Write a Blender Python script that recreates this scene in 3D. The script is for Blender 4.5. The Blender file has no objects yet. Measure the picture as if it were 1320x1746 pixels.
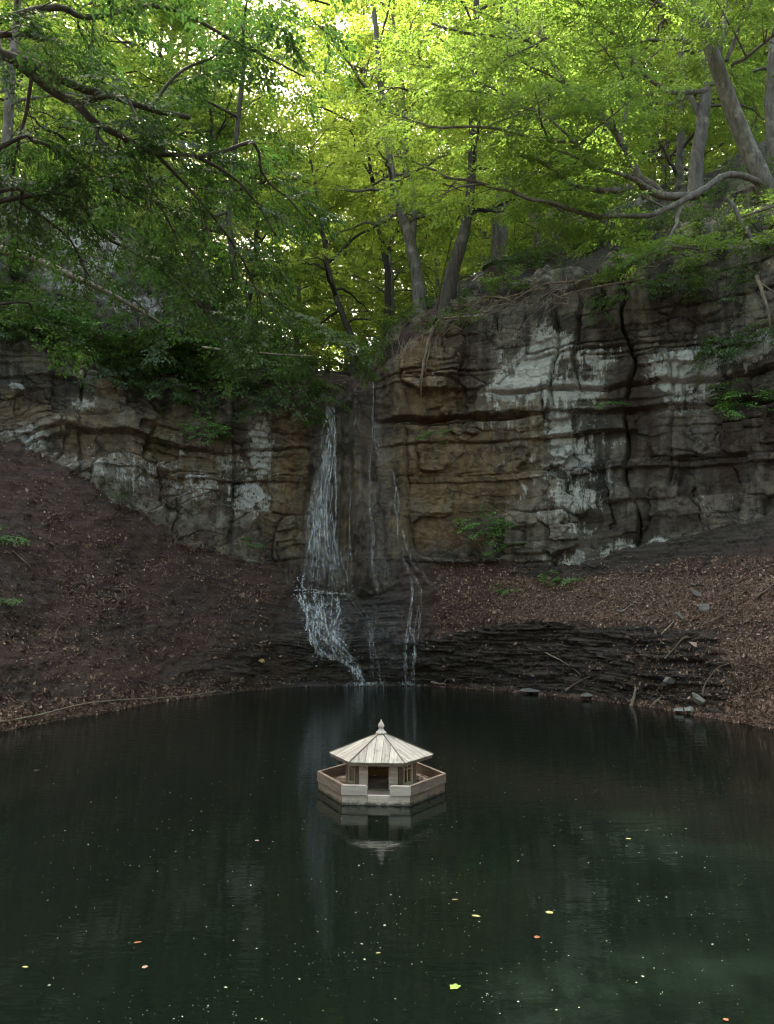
import bpy, bmesh, math, random
import numpy as np
from mathutils import Vector, Matrix

SC = bpy.context.scene
COL = SC.collection

# ------------------------------------------------------------------ camera, world, sun, exposure
CAM_H = 2.25
FOC = 1312.0                                   # focal length in photo pixels
PITCH = math.atan(152.0 / FOC)
CP, SP = math.cos(PITCH), math.sin(PITCH)
cam = bpy.data.cameras.new("camera")
cam.sensor_fit = 'HORIZONTAL'
cam.sensor_width = 36.0
cam.lens = 36.0 * FOC / 1320.0
cam.clip_start = 0.05
cam.clip_end = 2000.0
camo = bpy.data.objects.new("camera", cam)
COL.objects.link(camo)
camo.location = (0, 0, CAM_H)
camo.rotation_euler = (math.pi / 2 + PITCH, 0, 0)
SC.camera = camo

SUN_AZ, SUN_EL = math.radians(-24), math.radians(51.5)    # azimuth from +Y towards +X
world = bpy.data.worlds.new("World")
SC.world = world
world.use_nodes = True
wn = world.node_tree.nodes
wn.clear()
sky = wn.new("ShaderNodeTexSky")
sky.sky_type = 'NISHITA'
sky.sun_disc = False
sky.sun_elevation = SUN_EL
sky.sun_rotation = SUN_AZ
sky.air_density = 0.8
sky.dust_density = 7.0
sky.ozone_density = 0.0
bg = wn.new("ShaderNodeBackground")
bg.inputs[1].default_value = 0.15
wo = wn.new("ShaderNodeOutputWorld")
world.node_tree.links.new(sky.outputs[0], bg.inputs[0])
world.node_tree.links.new(bg.outputs[0], wo.inputs[0])

sun = bpy.data.lights.new("sun", 'SUN')
sun.energy = 4.2
sun.angle = math.radians(0.5)
sun.color = (1.0, 0.96, 0.87)
suno = bpy.data.objects.new("sun", sun)
COL.objects.link(suno)
sdir = Vector((math.sin(SUN_AZ) * math.cos(SUN_EL), math.cos(SUN_AZ) * math.cos(SUN_EL), math.sin(SUN_EL)))
suno.rotation_euler = sdir.to_track_quat('Z', 'Y').to_euler()
suno.location = sdir * 100

SC.view_settings.view_transform = 'Standard'
SC.view_settings.look = 'None'
SC.view_settings.exposure = 3.12
SC.view_settings.gamma = 1.0
SC.view_settings.use_white_balance = True        # the camera's white balance for open shade
SC.view_settings.white_balance_temperature = 6950
SC.view_settings.white_balance_tint = 3
SC.render.engine = 'CYCLES'
cy = SC.cycles
cy.max_bounces = 7
cy.diffuse_bounces = 4
cy.glossy_bounces = 3
cy.transmission_bounces = 5
cy.transparent_max_bounces = 12
cy.use_denoising = True
cy.filter_width = 1.15
cy.sample_clamp_indirect = 6.0

# ------------------------------------------------------------------ small helpers
def tag(o, label=None, cat=None, group=None, kind=None):
    if label: o["label"] = label
    if cat: o["category"] = cat
    if group: o["group"] = group
    if kind: o["kind"] = kind
    return o

def empty(name, loc=(0, 0, 0), rz=0.0):
    o = bpy.data.objects.new(name, None)
    o.empty_display_size = 0.2
    COL.objects.link(o)
    o.location = loc
    o.rotation_euler = (0, 0, rz)
    return o

def link(name, me, mats, parent=None):
    o = bpy.data.objects.new(name, me)
    COL.objects.link(o)
    if parent is not None: o.parent = parent
    if me is not None and not me.materials:
        for m in (mats if isinstance(mats, (list, tuple)) else [mats]):
            me.materials.append(m)
    return o

def mesh_np(name, V, Q, smooth=False, attrs=None, cols=None):
    """mesh from numpy vertices and quads (or tris)"""
    V = np.asarray(V, dtype=np.float32); Q = np.asarray(Q, dtype=np.int32)
    me = bpy.data.meshes.new(name)
    n, k = Q.shape
    me.vertices.add(len(V)); me.vertices.foreach_set("co", V.ravel())
    me.loops.add(n * k); me.loops.foreach_set("vertex_index", Q.ravel())
    me.polygons.add(n)
    me.polygons.foreach_set("loop_start", np.arange(0, n * k, k, dtype=np.int32))
    me.polygons.foreach_set("use_smooth", np.full(n, smooth, dtype=bool))
    for an, av in (attrs or {}).items():
        a = me.attributes.new(an, 'FLOAT', 'POINT')
        a.data.foreach_set("value", np.asarray(av, dtype=np.float32).ravel())
    for an, av in (cols or {}).items():
        a = me.attributes.new(an, 'FLOAT_COLOR', 'POINT')
        a.data.foreach_set("color", np.asarray(av, dtype=np.float32).ravel())
    me.update(calc_edges=True)
    return me

def P(px, py, Y):
    """photo pixel + distance along +Y -> world point"""
    dx, dy = (px - 660.0) / FOC, (873.0 - py) / FOC
    vy = CP - dy * SP
    return np.array([dx / vy * Y, Y, CAM_H + (SP + dy * CP) / vy * Y])

def zat(py, Y):
    return P(660, py, Y)[2]

def water_at(px, py):
    dx, dy = (px - 660.0) / FOC, (873.0 - py) / FOC
    vy = CP - dy * SP
    s = (SP + dy * CP) / vy
    Y = -CAM_H / s
    return np.array([dx / vy * Y, Y, 0.0])

# --- gradient noise in numpy
_rs = np.random.RandomState(7)
_perm = _rs.permutation(256).astype(np.int32)
_perm = np.concatenate([_perm, _perm, _perm])
_grad = _rs.normal(size=(256, 3)).astype(np.float32)
_grad /= np.linalg.norm(_grad, axis=1, keepdims=True)
def noise(x, y, z, seed=0):
    x = np.asarray(x, np.float32) + seed * 17.31; y = np.asarray(y, np.float32) + seed * 5.77; z = np.asarray(z, np.float32) + seed * 11.13
    x, y, z = np.broadcast_arrays(x, y, z)
    xi, yi, zi = np.floor(x), np.floor(y), np.floor(z)
    fx, fy, fz = x - xi, y - yi, z - zi
    xi = xi.astype(np.int32) & 255; yi = yi.astype(np.int32) & 255; zi = zi.astype(np.int32) & 255
    u = fx * fx * fx * (fx * (fx * 6 - 15) + 10)
    v = fy * fy * fy * (fy * (fy * 6 - 15) + 10)
    w = fz * fz * fz * (fz * (fz * 6 - 15) + 10)
    def g(i, j, k):
        h = _perm[_perm[_perm[xi + i] + yi + j] + zi + k]
        gr = _grad[h]
        return gr[..., 0] * (fx - i) + gr[..., 1] * (fy - j) + gr[..., 2] * (fz - k)
    def lerp(a, b, t): return a + (b - a) * t
    x00 = lerp(g(0, 0, 0), g(1, 0, 0), u); x10 = lerp(g(0, 1, 0), g(1, 1, 0), u)
    x01 = lerp(g(0, 0, 1), g(1, 0, 1), u); x11 = lerp(g(0, 1, 1), g(1, 1, 1), u)
    return lerp(lerp(x00, x10, v), lerp(x01, x11, v), w) * 1.5
def fbm(x, y, z, oct=4, seed=0):
    s = 0; a = 1.0; t = 0
    for i in range(oct):
        s = s + a * noise(x, y, z, seed + i * 3); t += a
        x, y, z = x * 2.03, y * 2.03, z * 2.03; a *= 0.5
    return s / t * 1.3
def hash1(a, b=0):
    v = np.sin(np.asarray(a, np.float64) * 127.1 + np.asarray(b, np.float64) * 311.7 + 0.37) * 43758.5453
    return v - np.floor(v)
def sstep(a, b, x):
    t = np.clip((np.asarray(x, np.float64) - a) / (b - a), 0, 1)
    return t * t * (3 - 2 * t)
def worley(x, y, seed, jit=.85):
    """nearest jittered cell: (id hash a, id hash b, dx, dy, gap to the next cell)"""
    xi, yi = np.floor(x), np.floor(y)
    d1 = np.full(x.shape, 9.0); d2 = np.full(x.shape, 9.0); ha = np.zeros(x.shape); hb = np.zeros(x.shape); ox = np.zeros(x.shape); oy = np.zeros(x.shape)
    for i in (-1, 0, 1):
        for j in (-1, 0, 1):
            cx, cy_ = xi + i, yi + j
            h = hash1(cx + seed * 13.1, cy_ * 1.7 + seed); h2 = hash1(cx * 2.3 + seed, cy_ + seed * 7.7)
            ddx, ddy = cx + .5 + jit * (h - .5) + .37 * (cy_ - 2 * np.floor(cy_ / 2)) - x, cy_ + .5 + jit * .30 * (h2 - .5) - y
            d = np.maximum(np.abs(ddx), np.abs(ddy) * 1.12) * .93 + np.hypot(ddx, ddy) * .07
            n_ = d < d1
            d2 = np.where(n_, d1, np.minimum(d2, d)); d1 = np.where(n_, d, d1)
            ha = np.where(n_, hash1(h * 91.7, h2 * 3.3), ha); hb = np.where(n_, hash1(h2 * 57.1, h * 9.1), hb); ox = np.where(n_, ddx, ox); oy = np.where(n_, ddy, oy)
    return ha, hb, ox, oy, d2 - d1
def norm(v):
    v = np.asarray(v, np.float64)
    return v / np.maximum(np.linalg.norm(v, axis=-1, keepdims=True), 1e-9)

# ------------------------------------------------------------------ materials
class NT:
    def __init__(s, name):
        s.m = bpy.data.materials.new(name); s.m.use_nodes = True
        s.t = s.m.node_tree; s.t.nodes.clear()
        s.out = s.t.nodes.new("ShaderNodeOutputMaterial")
    def n(s, typ, **kw):
        nd = s.t.nodes.new(typ)
        for k, v in kw.items(): setattr(nd, k, v)
        return nd
    def set(s, sock, v):
        if hasattr(v, "is_output") or isinstance(v, bpy.types.NodeSocket): s.t.links.new(v, sock)
        else:
            if isinstance(v, (tuple, list)) and len(v) == 3 and sock.type == 'RGBA': v = (*v, 1)
            sock.default_value = v
    def noise(s, vec, scale, detail=4, rough=0.55, dist=0.0):
        nd = s.n("ShaderNodeTexNoise")
        if vec is not None: s.set(nd.inputs['Vector'], vec)
        nd.inputs['Scale'].default_value = scale; nd.inputs['Detail'].default_value = detail
        nd.inputs['Roughness'].default_value = rough; nd.inputs['Distortion'].default_value = dist
        return nd.outputs['Fac']
    def ramp(s, fac, a, b, c0=(0, 0, 0), c1=(1, 1, 1)):
        nd = s.n("ShaderNodeValToRGB")
        nd.color_ramp.elements[0].position = a; nd.color_ramp.elements[1].position = b
        nd.color_ramp.elements[0].color = (*c0, 1); nd.color_ramp.elements[1].color = (*c1, 1)
        s.set(nd.inputs[0], fac); return nd.outputs[0]
    def mix(s, fac, a, b, typ='MIX'):
        nd = s.n("ShaderNodeMixRGB"); nd.blend_type = typ
        s.set(nd.inputs[0], fac); s.set(nd.inputs[1], a); s.set(nd.inputs[2], b); return nd.outputs[0]
    def math(s, op, a, b=0.0, clamp=False):
        nd = s.n("ShaderNodeMath"); nd.operation = op; nd.use_clamp = clamp
        s.set(nd.inputs[0], a); s.set(nd.inputs[1], b); return nd.outputs[0]
    def pos(s, scale=(1, 1, 1), obj=False, rot=(0, 0, 0)):
        mp = s.n("ShaderNodeMapping")
        mp.inputs['Scale'].default_value = scale
        mp.inputs['Rotation'].default_value = rot
        src = s.n("ShaderNodeTexCoord").outputs['Object'] if obj else s.n("ShaderNodeNewGeometry").outputs['Position']
        s.set(mp.inputs['Vector'], src); return mp.outputs[0]
    def attr(s, name):
        nd = s.n("ShaderNodeAttribute"); nd.attribute_name = name; return nd
    def bump(s, h, strength, dist, nrm=None):
        nd = s.n("ShaderNodeBump"); nd.inputs['Strength'].default_value = strength; nd.inputs['Distance'].default_value = dist
        s.set(nd.inputs['Height'], h)
        if nrm is not None: s.set(nd.inputs['Normal'], nrm)
        return nd.outputs[0]
    def principled(s, color, rough=0.8, spec=0.3, normal=None, **kw):
        nd = s.n("ShaderNodeBsdfPrincipled")
        s.set(nd.inputs['Base Color'], color); s.set(nd.inputs['Roughness'], rough)
        s.set(nd.inputs['Specular IOR Level'], spec)
        if normal is not None: s.set(nd.inputs['Normal'], normal)
        for k, v in kw.items(): s.set(nd.inputs[k], v)
        return nd.outputs[0]
    def done(s, sh):
        s.t.links.new(sh, s.out.inputs[0]); return s.m

def mat_rock():
    t = NT("rock")
    p = t.pos(); st = t.attr("stain"); zn = t.attr("zone")
    sst = t.n("ShaderNodeSeparateColor"); t.set(sst.inputs[0], st.outputs['Color'])
    szn = t.n("ShaderNodeSeparateColor"); t.set(szn.inputs[0], zn.outputs['Color'])
    n1 = t.noise(p, 0.9, 6, 0.62, 0.4); n2 = t.noise(p, 5.5, 6, 0.65); n3 = t.noise(p, 26, 5, 0.7)
    nstreak = t.noise(t.pos((3.2, 3.2, 0.22)), 1.0, 6, 0.62, 0.3)
    nlay = t.noise(t.pos((0.9, 0.9, 16.0)), 1.0, 4, 0.6, 0.2)
    rock = t.mix(t.ramp(n1, 0.34, 0.68), (0.060, 0.053, 0.040), (0.185, 0.165, 0.125))
    rock = t.mix(t.ramp(n2, 0.35, 0.75), rock, t.mix(0.6, rock, (0.23, 0.205, 0.165)))
    rock = t.mix(t.math('MULTIPLY', t.ramp(nstreak, 0.47, 0.60), 0.8), rock, (0.030, 0.028, 0.026))
    rock = t.mix(t.math('MULTIPLY', t.ramp(n3, 0.38, 0.62), 0.5), rock, t.mix(0.6, rock, (0.05, 0.045, 0.038)))
    vo = t.n("ShaderNodeTexVoronoi"); vo.feature = 'DISTANCE_TO_EDGE'; vo.inputs['Scale'].default_value = 1.0
    wv = t.n("ShaderNodeVectorMath"); wv.operation = 'MULTIPLY_ADD'
    nzc = t.n("ShaderNodeTexNoise"); nzc.inputs['Scale'].default_value = 1.7; nzc.inputs['Detail'].default_value = 6; nzc.inputs['Roughness'].default_value = .65; t.set(nzc.inputs['Vector'], p)
    t.set(wv.inputs[0], nzc.outputs['Color']); wv.inputs[1].default_value = (1.3, 1.3, 1.6); t.set(wv.inputs[2], t.pos((1.0, 1.0, 2.1)))
    t.set(vo.inputs['Vector'], wv.outputs[0])
    crack = t.ramp(vo.outputs[0], 0.0, 0.035, (1, 1, 1), (0, 0, 0))
    crack = t.math('MULTIPLY', crack, t.ramp(t.noise(p, .8, 3), .42, .60))
    fleck = t.math('MULTIPLY', t.ramp(t.noise(t.pos((1, 1, 1.6)), 13, 6, .75, .5), 0.58, 0.70), t.ramp(n1, .35, .6))
    rock = t.mix(t.math('MULTIPLY', fleck, .75), rock, (0.30, 0.275, 0.23))
    rock = t.mix(t.math('MULTIPLY', crack, .75), rock, (0.022, 0.019, 0.016))
    bt = zn.outputs['Alpha']
    hs = t.n("ShaderNodeHueSaturation"); t.set(hs.inputs['Color'], rock); t.set(hs.inputs['Value'], t.ramp(bt, .15, .85, (.45, .45, .45), (1.9, 1.9, 1.9))); rock = hs.outputs[0]
    # stains: r ochre seep, g pale crust, b black algae, alpha moss
    och = t.math('MULTIPLY', sst.outputs[0], t.ramp(t.noise(t.pos((2.2, 2.2, 0.5)), 1.3, 5, 0.6), 0.26, 0.52))
    rock = t.mix(och, rock, t.mix(t.ramp(n2, .3, .7), (0.085, 0.052, 0.024), (0.28, 0.185, 0.09)))
    blk = t.math('MULTIPLY', sst.outputs[2], t.ramp(t.noise(t.pos((3.0, 3.0, 0.5)), 1.0, 5, 0.6), 0.25, 0.55))
    rock = t.mix(blk, rock, t.mix(n2, (0.013, 0.009, 0.007), (0.070, 0.042, 0.031)))
    wa = t.math('MULTIPLY', t.math('SUBTRACT', t.noise(t.pos((1.0, 1.0, .7)), 2.9, 10, 0.76, 0.9), .5), 2.3)
    wb = t.math('MULTIPLY', t.math('SUBTRACT', t.noise(t.pos((5, 5, .5)), 1.5, 7, 0.75), .5), 1.7)
    wf = t.math('ADD', t.math('ADD', wa, wb), t.math('MULTIPLY', t.math('ADD', t.math('SUBTRACT', t.math('SUBTRACT', sst.outputs[1], t.math('MULTIPLY', sst.outputs[2], 0.75)), 0.56), t.math('MULTIPLY', bt, 0.34)), 0.85))
    wht = t.math('MULTIPLY', t.ramp(wf, -0.02, 0.26), t.ramp(n2, .30, .62, (.55, .55, .55)))
    rock = t.mix(wht, rock, t.mix(t.ramp(n3, .3, .7), (0.38, 0.38, 0.35), (0.62, 0.62, 0.585)))
    # shale and soil
    shale = t.mix(t.ramp(nlay, 0.35, 0.65), (0.034, 0.029, 0.025), (0.080, 0.064, 0.053))
    shale = t.mix(t.math('MULTIPLY', t.ramp(n3, 0.55, 0.75), 0.35), shale, (0.17, 0.14, 0.13))
    soil = t.mix(t.ramp(n2, 0.3, 0.7), (0.051, 0.031, 0.025), (0.106, 0.065, 0.052))
    soil = t.mix(t.math('MULTIPLY', t.ramp(n3, 0.5, 0.72), 0.45), soil, (0.19, 0.125, 0.095))
    soil = t.mix(t.math('MULTIPLY', t.ramp(nlay, .42, .62), .55), soil, (0.040, 0.028, 0.023))
    low = t.mix(t.ramp(t.math('ADD', szn.outputs[1], t.math('MULTIPLY', t.math('SUBTRACT', n2, 0.5), 0.9)), 0.35, 0.65), soil, shale)
    rf = t.ramp(t.math('ADD', szn.outputs[0], t.math('MULTIPLY', t.math('SUBTRACT', n2, 0.5), 0.8)), 0.42, 0.58)
    col = t.mix(rf, low, rock)
    mo = t.math('ADD', t.math('MULTIPLY', st.outputs['Alpha'], .62), t.math('MULTIPLY', t.math('SUBTRACT', t.noise(t.pos((1, 1, .6)), 3.2, 8, .72, .5), 0.5), 2.0))
    col = t.mix(t.ramp(mo, 0.42, 0.75), col, t.mix(n3, (0.022, 0.030, 0.006), (0.065, 0.075, 0.016)))
    # a wet sheen only where the water runs
    rough = t.math('SUBTRACT', 0.92, t.math('MULTIPLY', szn.outputs[2], 0.40))
    h = t.math('SUBTRACT', t.math('ADD', t.math('MULTIPLY', n2, 0.7), t.math('MULTIPLY', n3, 0.35)), t.math('MULTIPLY', crack, .5))
    h = t.math('ADD', h, t.math('MULTIPLY', t.noise(p, 80, 3, 0.6), 0.08))
    nrm = t.bump(h, 1.0, 0.14)
    return t.done(t.principled(col, rough, 0.35, nrm))

def mat_leaf(name, c0, c1, trans, tmix=0.42):
    t = NT(name)
    v = t.attr("var").outputs['Fac']
    oi = t.n("ShaderNodeObjectInfo").outputs['Random']
    f = t.math('ADD', t.math('MULTIPLY', v, 0.72), t.math('MULTIPLY', oi, 0.28))
    col = t.mix(f, c0, c1)
    tc = t.mix(f, t.mix(0.5, trans, c1), trans)
    d = t.n("ShaderNodeBsdfDiffuse"); t.set(d.inputs[0], col)
    tr = t.n("ShaderNodeBsdfTranslucent"); t.set(tr.inputs[0], tc)
    g = t.n("ShaderNodeBsdfGlossy"); t.set(g.inputs[0], (0.8, 0.8, 0.8)); g.inputs['Roughness'].default_value = 0.42
    m1 = t.n("ShaderNodeMixShader"); m1.inputs[0].default_value = tmix
    t.t.links.new(d.outputs[0], m1.inputs[1]); t.t.links.new(tr.outputs[0], m1.inputs[2])
    m2 = t.n("ShaderNodeMixShader"); m2.inputs[0].default_value = 0.045
    t.t.links.new(m1.outputs[0], m2.inputs[1]); t.t.links.new(g.outputs[0], m2.inputs[2])
    return t.done(m2.outputs[0])

def mat_bark(name, a, b, moss=0.3):
    t = NT(name)
    p = t.pos((6, 6, 1.5), obj=True)
    n1 = t.noise(p, 1.6, 6, 0.65, 0.3); n2 = t.noise(t.pos(obj=True), 2.2, 5, 0.6); n3 = t.noise(t.pos((14, 14, 5), obj=True), 3.0, 4, 0.65)
    col = t.mix(t.ramp(n1, 0.3, 0.7), a, b)
    col = t.mix(t.math('MULTIPLY', t.ramp(n2, 0.56, 0.68), 0.55), col, tuple(min(1, x * 1.9) for x in b))
    col = t.mix(t.math('MULTIPLY', t.ramp(t.noise(t.pos(obj=True), 0.9, 4), 0.5, 0.7), moss), col, (0.045, 0.055, 0.015))
    nrm = t.bump(t.math('ADD', n1, t.math('MULTIPLY', n3, 0.4)), 0.8, 0.04)
    return t.done(t.principled(col, 0.9, 0.2, nrm))

def mat_wood(name, a, b, grain=(2.5, 60, 60), dirt=0.4, rough=0.8):
    t = NT(name)
    oi = t.n("ShaderNodeObjectInfo").outputs['Random']
    v = t.attr("var").outputs['Fac']
    tc = t.n("ShaderNodeTexCoord").outputs['UV']
    mp = t.n("ShaderNodeMapping"); mp.inputs['Scale'].default_value = grain; t.set(mp.inputs[0], tc)
    cmb = t.n("ShaderNodeCombineXYZ"); t.set(cmb.inputs[0], t.math('MULTIPLY', v, 37.0)); t.set(cmb.inputs[1], t.math('MULTIPLY', oi, 91.0)); t.set(cmb.inputs[2], t.math('MULTIPLY', v, 13.0))
    va = t.n("ShaderNodeVectorMath"); va.operation = 'ADD'; t.set(va.inputs[0], mp.outputs[0]); t.set(va.inputs[1], cmb.outputs[0])
    n1 = t.noise(va.outputs[0], 1.0, 5, 0.65, 0.6)
    n2 = t.noise(t.pos(obj=True), 9.0, 6, 0.7)
    n3 = t.noise(t.pos(obj=True), 45.0, 3, 0.6)
    col = t.mix(t.ramp(n1, 0.32, 0.66), a, b)
    vv = t.math('ADD', 0.78, t.math('MULTIPLY', v, 0.4))
    hs = t.n("ShaderNodeHueSaturation"); t.set(hs.inputs['Value'], vv); t.set(hs.inputs['Color'], col)
    col = t.mix(t.math('MULTIPLY', t.ramp(n2, 0.52, 0.72), dirt), hs.outputs[0], tuple(x * 0.28 for x in a))
    col = t.mix(t.math('MULTIPLY', t.ramp(n3, 0.64, 0.74), 0.35), col, tuple(x * 0.3 for x in a))
    sz_ = t.n("ShaderNodeSeparateXYZ"); t.set(sz_.inputs[0], t.n("ShaderNodeNewGeometry").outputs['Position'])
    wl = t.math('ADD', t.math('MULTIPLY', sz_.outputs[2], -14.0), t.math('MULTIPLY', n2, 1.6))
    col = t.mix(t.math('MULTIPLY', t.ramp(wl, .25, .65), .85), col, (0.030, 0.032, 0.020))
    nrm = t.bump(n1, 0.4, 0.004)
    return t.done(t.principled(col, rough, 0.25, nrm))

def mat_water():
    t = NT("pond_water")
    n1 = t.noise(t.pos((1.0, 2.2, 1.0)), 1.6, 3, 0.5, 0.3)
    n2 = t.noise(t.pos((1.0, 3.0, 1.0)), 7.0, 2, 0.5)
    # ripples fade with the distance from the foot of the fall
    sub = t.n("ShaderNodeVectorMath"); sub.operation = 'DISTANCE'
    t.set(sub.inputs[0], t.n("ShaderNodeNewGeometry").outputs['Position']); sub.inputs[1].default_value = (-0.6, 20.4, 0)
    mr = t.n("ShaderNodeMapRange"); t.set(mr.inputs[0], sub.outputs['Value'])
    mr.inputs[1].default_value = 1.0; mr.inputs[2].default_value = 13.0; mr.inputs[3].default_value = 1.0; mr.inputs[4].default_value = 0.06
    n3 = t.noise(t.pos((0.8, 3.6, 1.0)), 3.4, 3, 0.55, 0.4)
    h = t.math('ADD', t.math('MULTIPLY', n1, 0.16), t.math('MULTIPLY', n2, 0.018))
    h = t.math('ADD', h, t.math('MULTIPLY', t.math('MULTIPLY', n3, mr.outputs[0]), 0.7))
    nrm = t.bump(h, 0.20, 0.08)
    cl = t.mix(t.ramp(t.noise(t.pos(), 0.25, 4), 0.3, 0.7), (0.0034, 0.0064, 0.0044), (0.0038, 0.0070, 0.0049))
    return t.done(t.principled(cl, 0.03, 0.5, nrm, IOR=1.333))

def mat_fall(name, dens, streak=(16, 16, 0.6)):
    t = NT(name)
    n1 = t.noise(t.pos(streak), 1.0, 4, 0.6, 0.3); n2 = t.noise(t.pos((9, 9, 4.0)), 1.0, 4, 0.65)
    a = t.math('MULTIPLY', t.ramp(n1, 0.40, 0.66), t.ramp(n2, 0.30, 0.62))
    a = t.math('MULTIPLY', a, dens)
    a = t.math('MULTIPLY', a, t.attr("var").outputs['Fac'])
    sh = t.principled((0.88, 0.91, 0.94), 0.25, 0.5)
    tr = t.n("ShaderNodeBsdfTransparent")
    m = t.n("ShaderNodeMixShader"); t.set(m.inputs[0], a)
    t.t.links.new(tr.outputs[0], m.inputs[1]); t.t.links.new(sh, m.inputs[2])
    return t.done(m.outputs[0])

def mat_plain(name, color, var=0.3, scale=8, rough=0.85, bump=0.02):
    t = NT(name)
    n = t.noise(t.pos(obj=True), scale, 6, 0.65); n3 = t.noise(t.pos(obj=True), scale * 5, 4, 0.65)
    c = t.mix(t.ramp(n, 0.3, 0.7), tuple(x * (1 - var) for x in color), tuple(min(1, x * (1 + var)) for x in color))
    c = t.mix(t.math('MULTIPLY', t.ramp(n3, 0.55, 0.75), 0.4), c, tuple(x * 0.4 for x in color))
    return t.done(t.principled(c, rough, 0.3, t.bump(t.math('ADD', n, t.math('MULTIPLY', n3, 0.3)), 0.8, bump)))

def mat_litter():
    t = NT("leaf_litter")
    v = t.attr("var").outputs['Fac']
    nd = t.n("ShaderNodeValToRGB"); cr = nd.color_ramp
    cr.elements[0].position = 0; cr.elements[0].color = (0.060, 0.034, 0.025, 1)
    cr.elements[1].position = 1; cr.elements[1].color = (0.50, 0.40, 0.32, 1)
    for q, c in ((0.35, (0.115, 0.070, 0.053, 1)), (0.75, (0.20, 0.132, 0.10, 1)), (0.93, (0.32, 0.21, 0.15, 1))):
        e = cr.elements.new(q); e.color = c
    t.set(nd.inputs[0], v)
    return t.done(t.principled(nd.outputs[0], 0.7, 0.25))

M = dict(
    rock=mat_rock(),
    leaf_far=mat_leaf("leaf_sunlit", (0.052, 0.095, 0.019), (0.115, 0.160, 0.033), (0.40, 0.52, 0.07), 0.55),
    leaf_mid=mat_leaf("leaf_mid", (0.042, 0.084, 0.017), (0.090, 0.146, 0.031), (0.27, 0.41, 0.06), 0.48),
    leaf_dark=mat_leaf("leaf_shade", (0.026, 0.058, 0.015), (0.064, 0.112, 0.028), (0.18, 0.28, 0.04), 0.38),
    leaf_bough_shaded=mat_leaf("leaf_bough_shaded", (0.012, 0.034, 0.009), (0.032, 0.068, 0.016), (0.05, 0.12, 0.02), 0.26),  # near boughs' leaves, colour darkened to stand in for shade
    leaf_plant=mat_leaf("leaf_plant", (0.065, 0.145, 0.032), (0.14, 0.29, 0.062), (0.16, 0.34, 0.05), 0.3),
    bark=mat_bark("bark_grey", (0.060, 0.053, 0.045), (0.19, 0.17, 0.148)),
    bark_dark=mat_bark("bark_dark", (0.030, 0.025, 0.021), (0.080, 0.068, 0.056), 0.2),
    dead=mat_bark("dead_wood", (0.13, 0.10, 0.075), (0.29, 0.245, 0.19), 0.05),
    root=mat_bark("root_bark", (0.085, 0.060, 0.045), (0.24, 0.19, 0.145), 0.05),
    water=mat_water(),
    fall=mat_fall("falling_water", 0.95),
    veil=mat_fall("water_veil", 0.38, (22, 22, 0.35)),
    litter=mat_litter(),
    stone=mat_plain("pale_stone", (0.27, 0.265, 0.24), 0.3, 6, 0.85, 0.03),
    slab=mat_plain("shale_slab", (0.155, 0.148, 0.135), 0.3, 7, 0.8, 0.02),
    ochre=mat_plain("ochre_stone", (0.40, 0.27, 0.12), 0.25, 9),
    speck=mat_plain("speck", (0.50, 0.49, 0.40), 0.25, 3),
)

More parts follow.
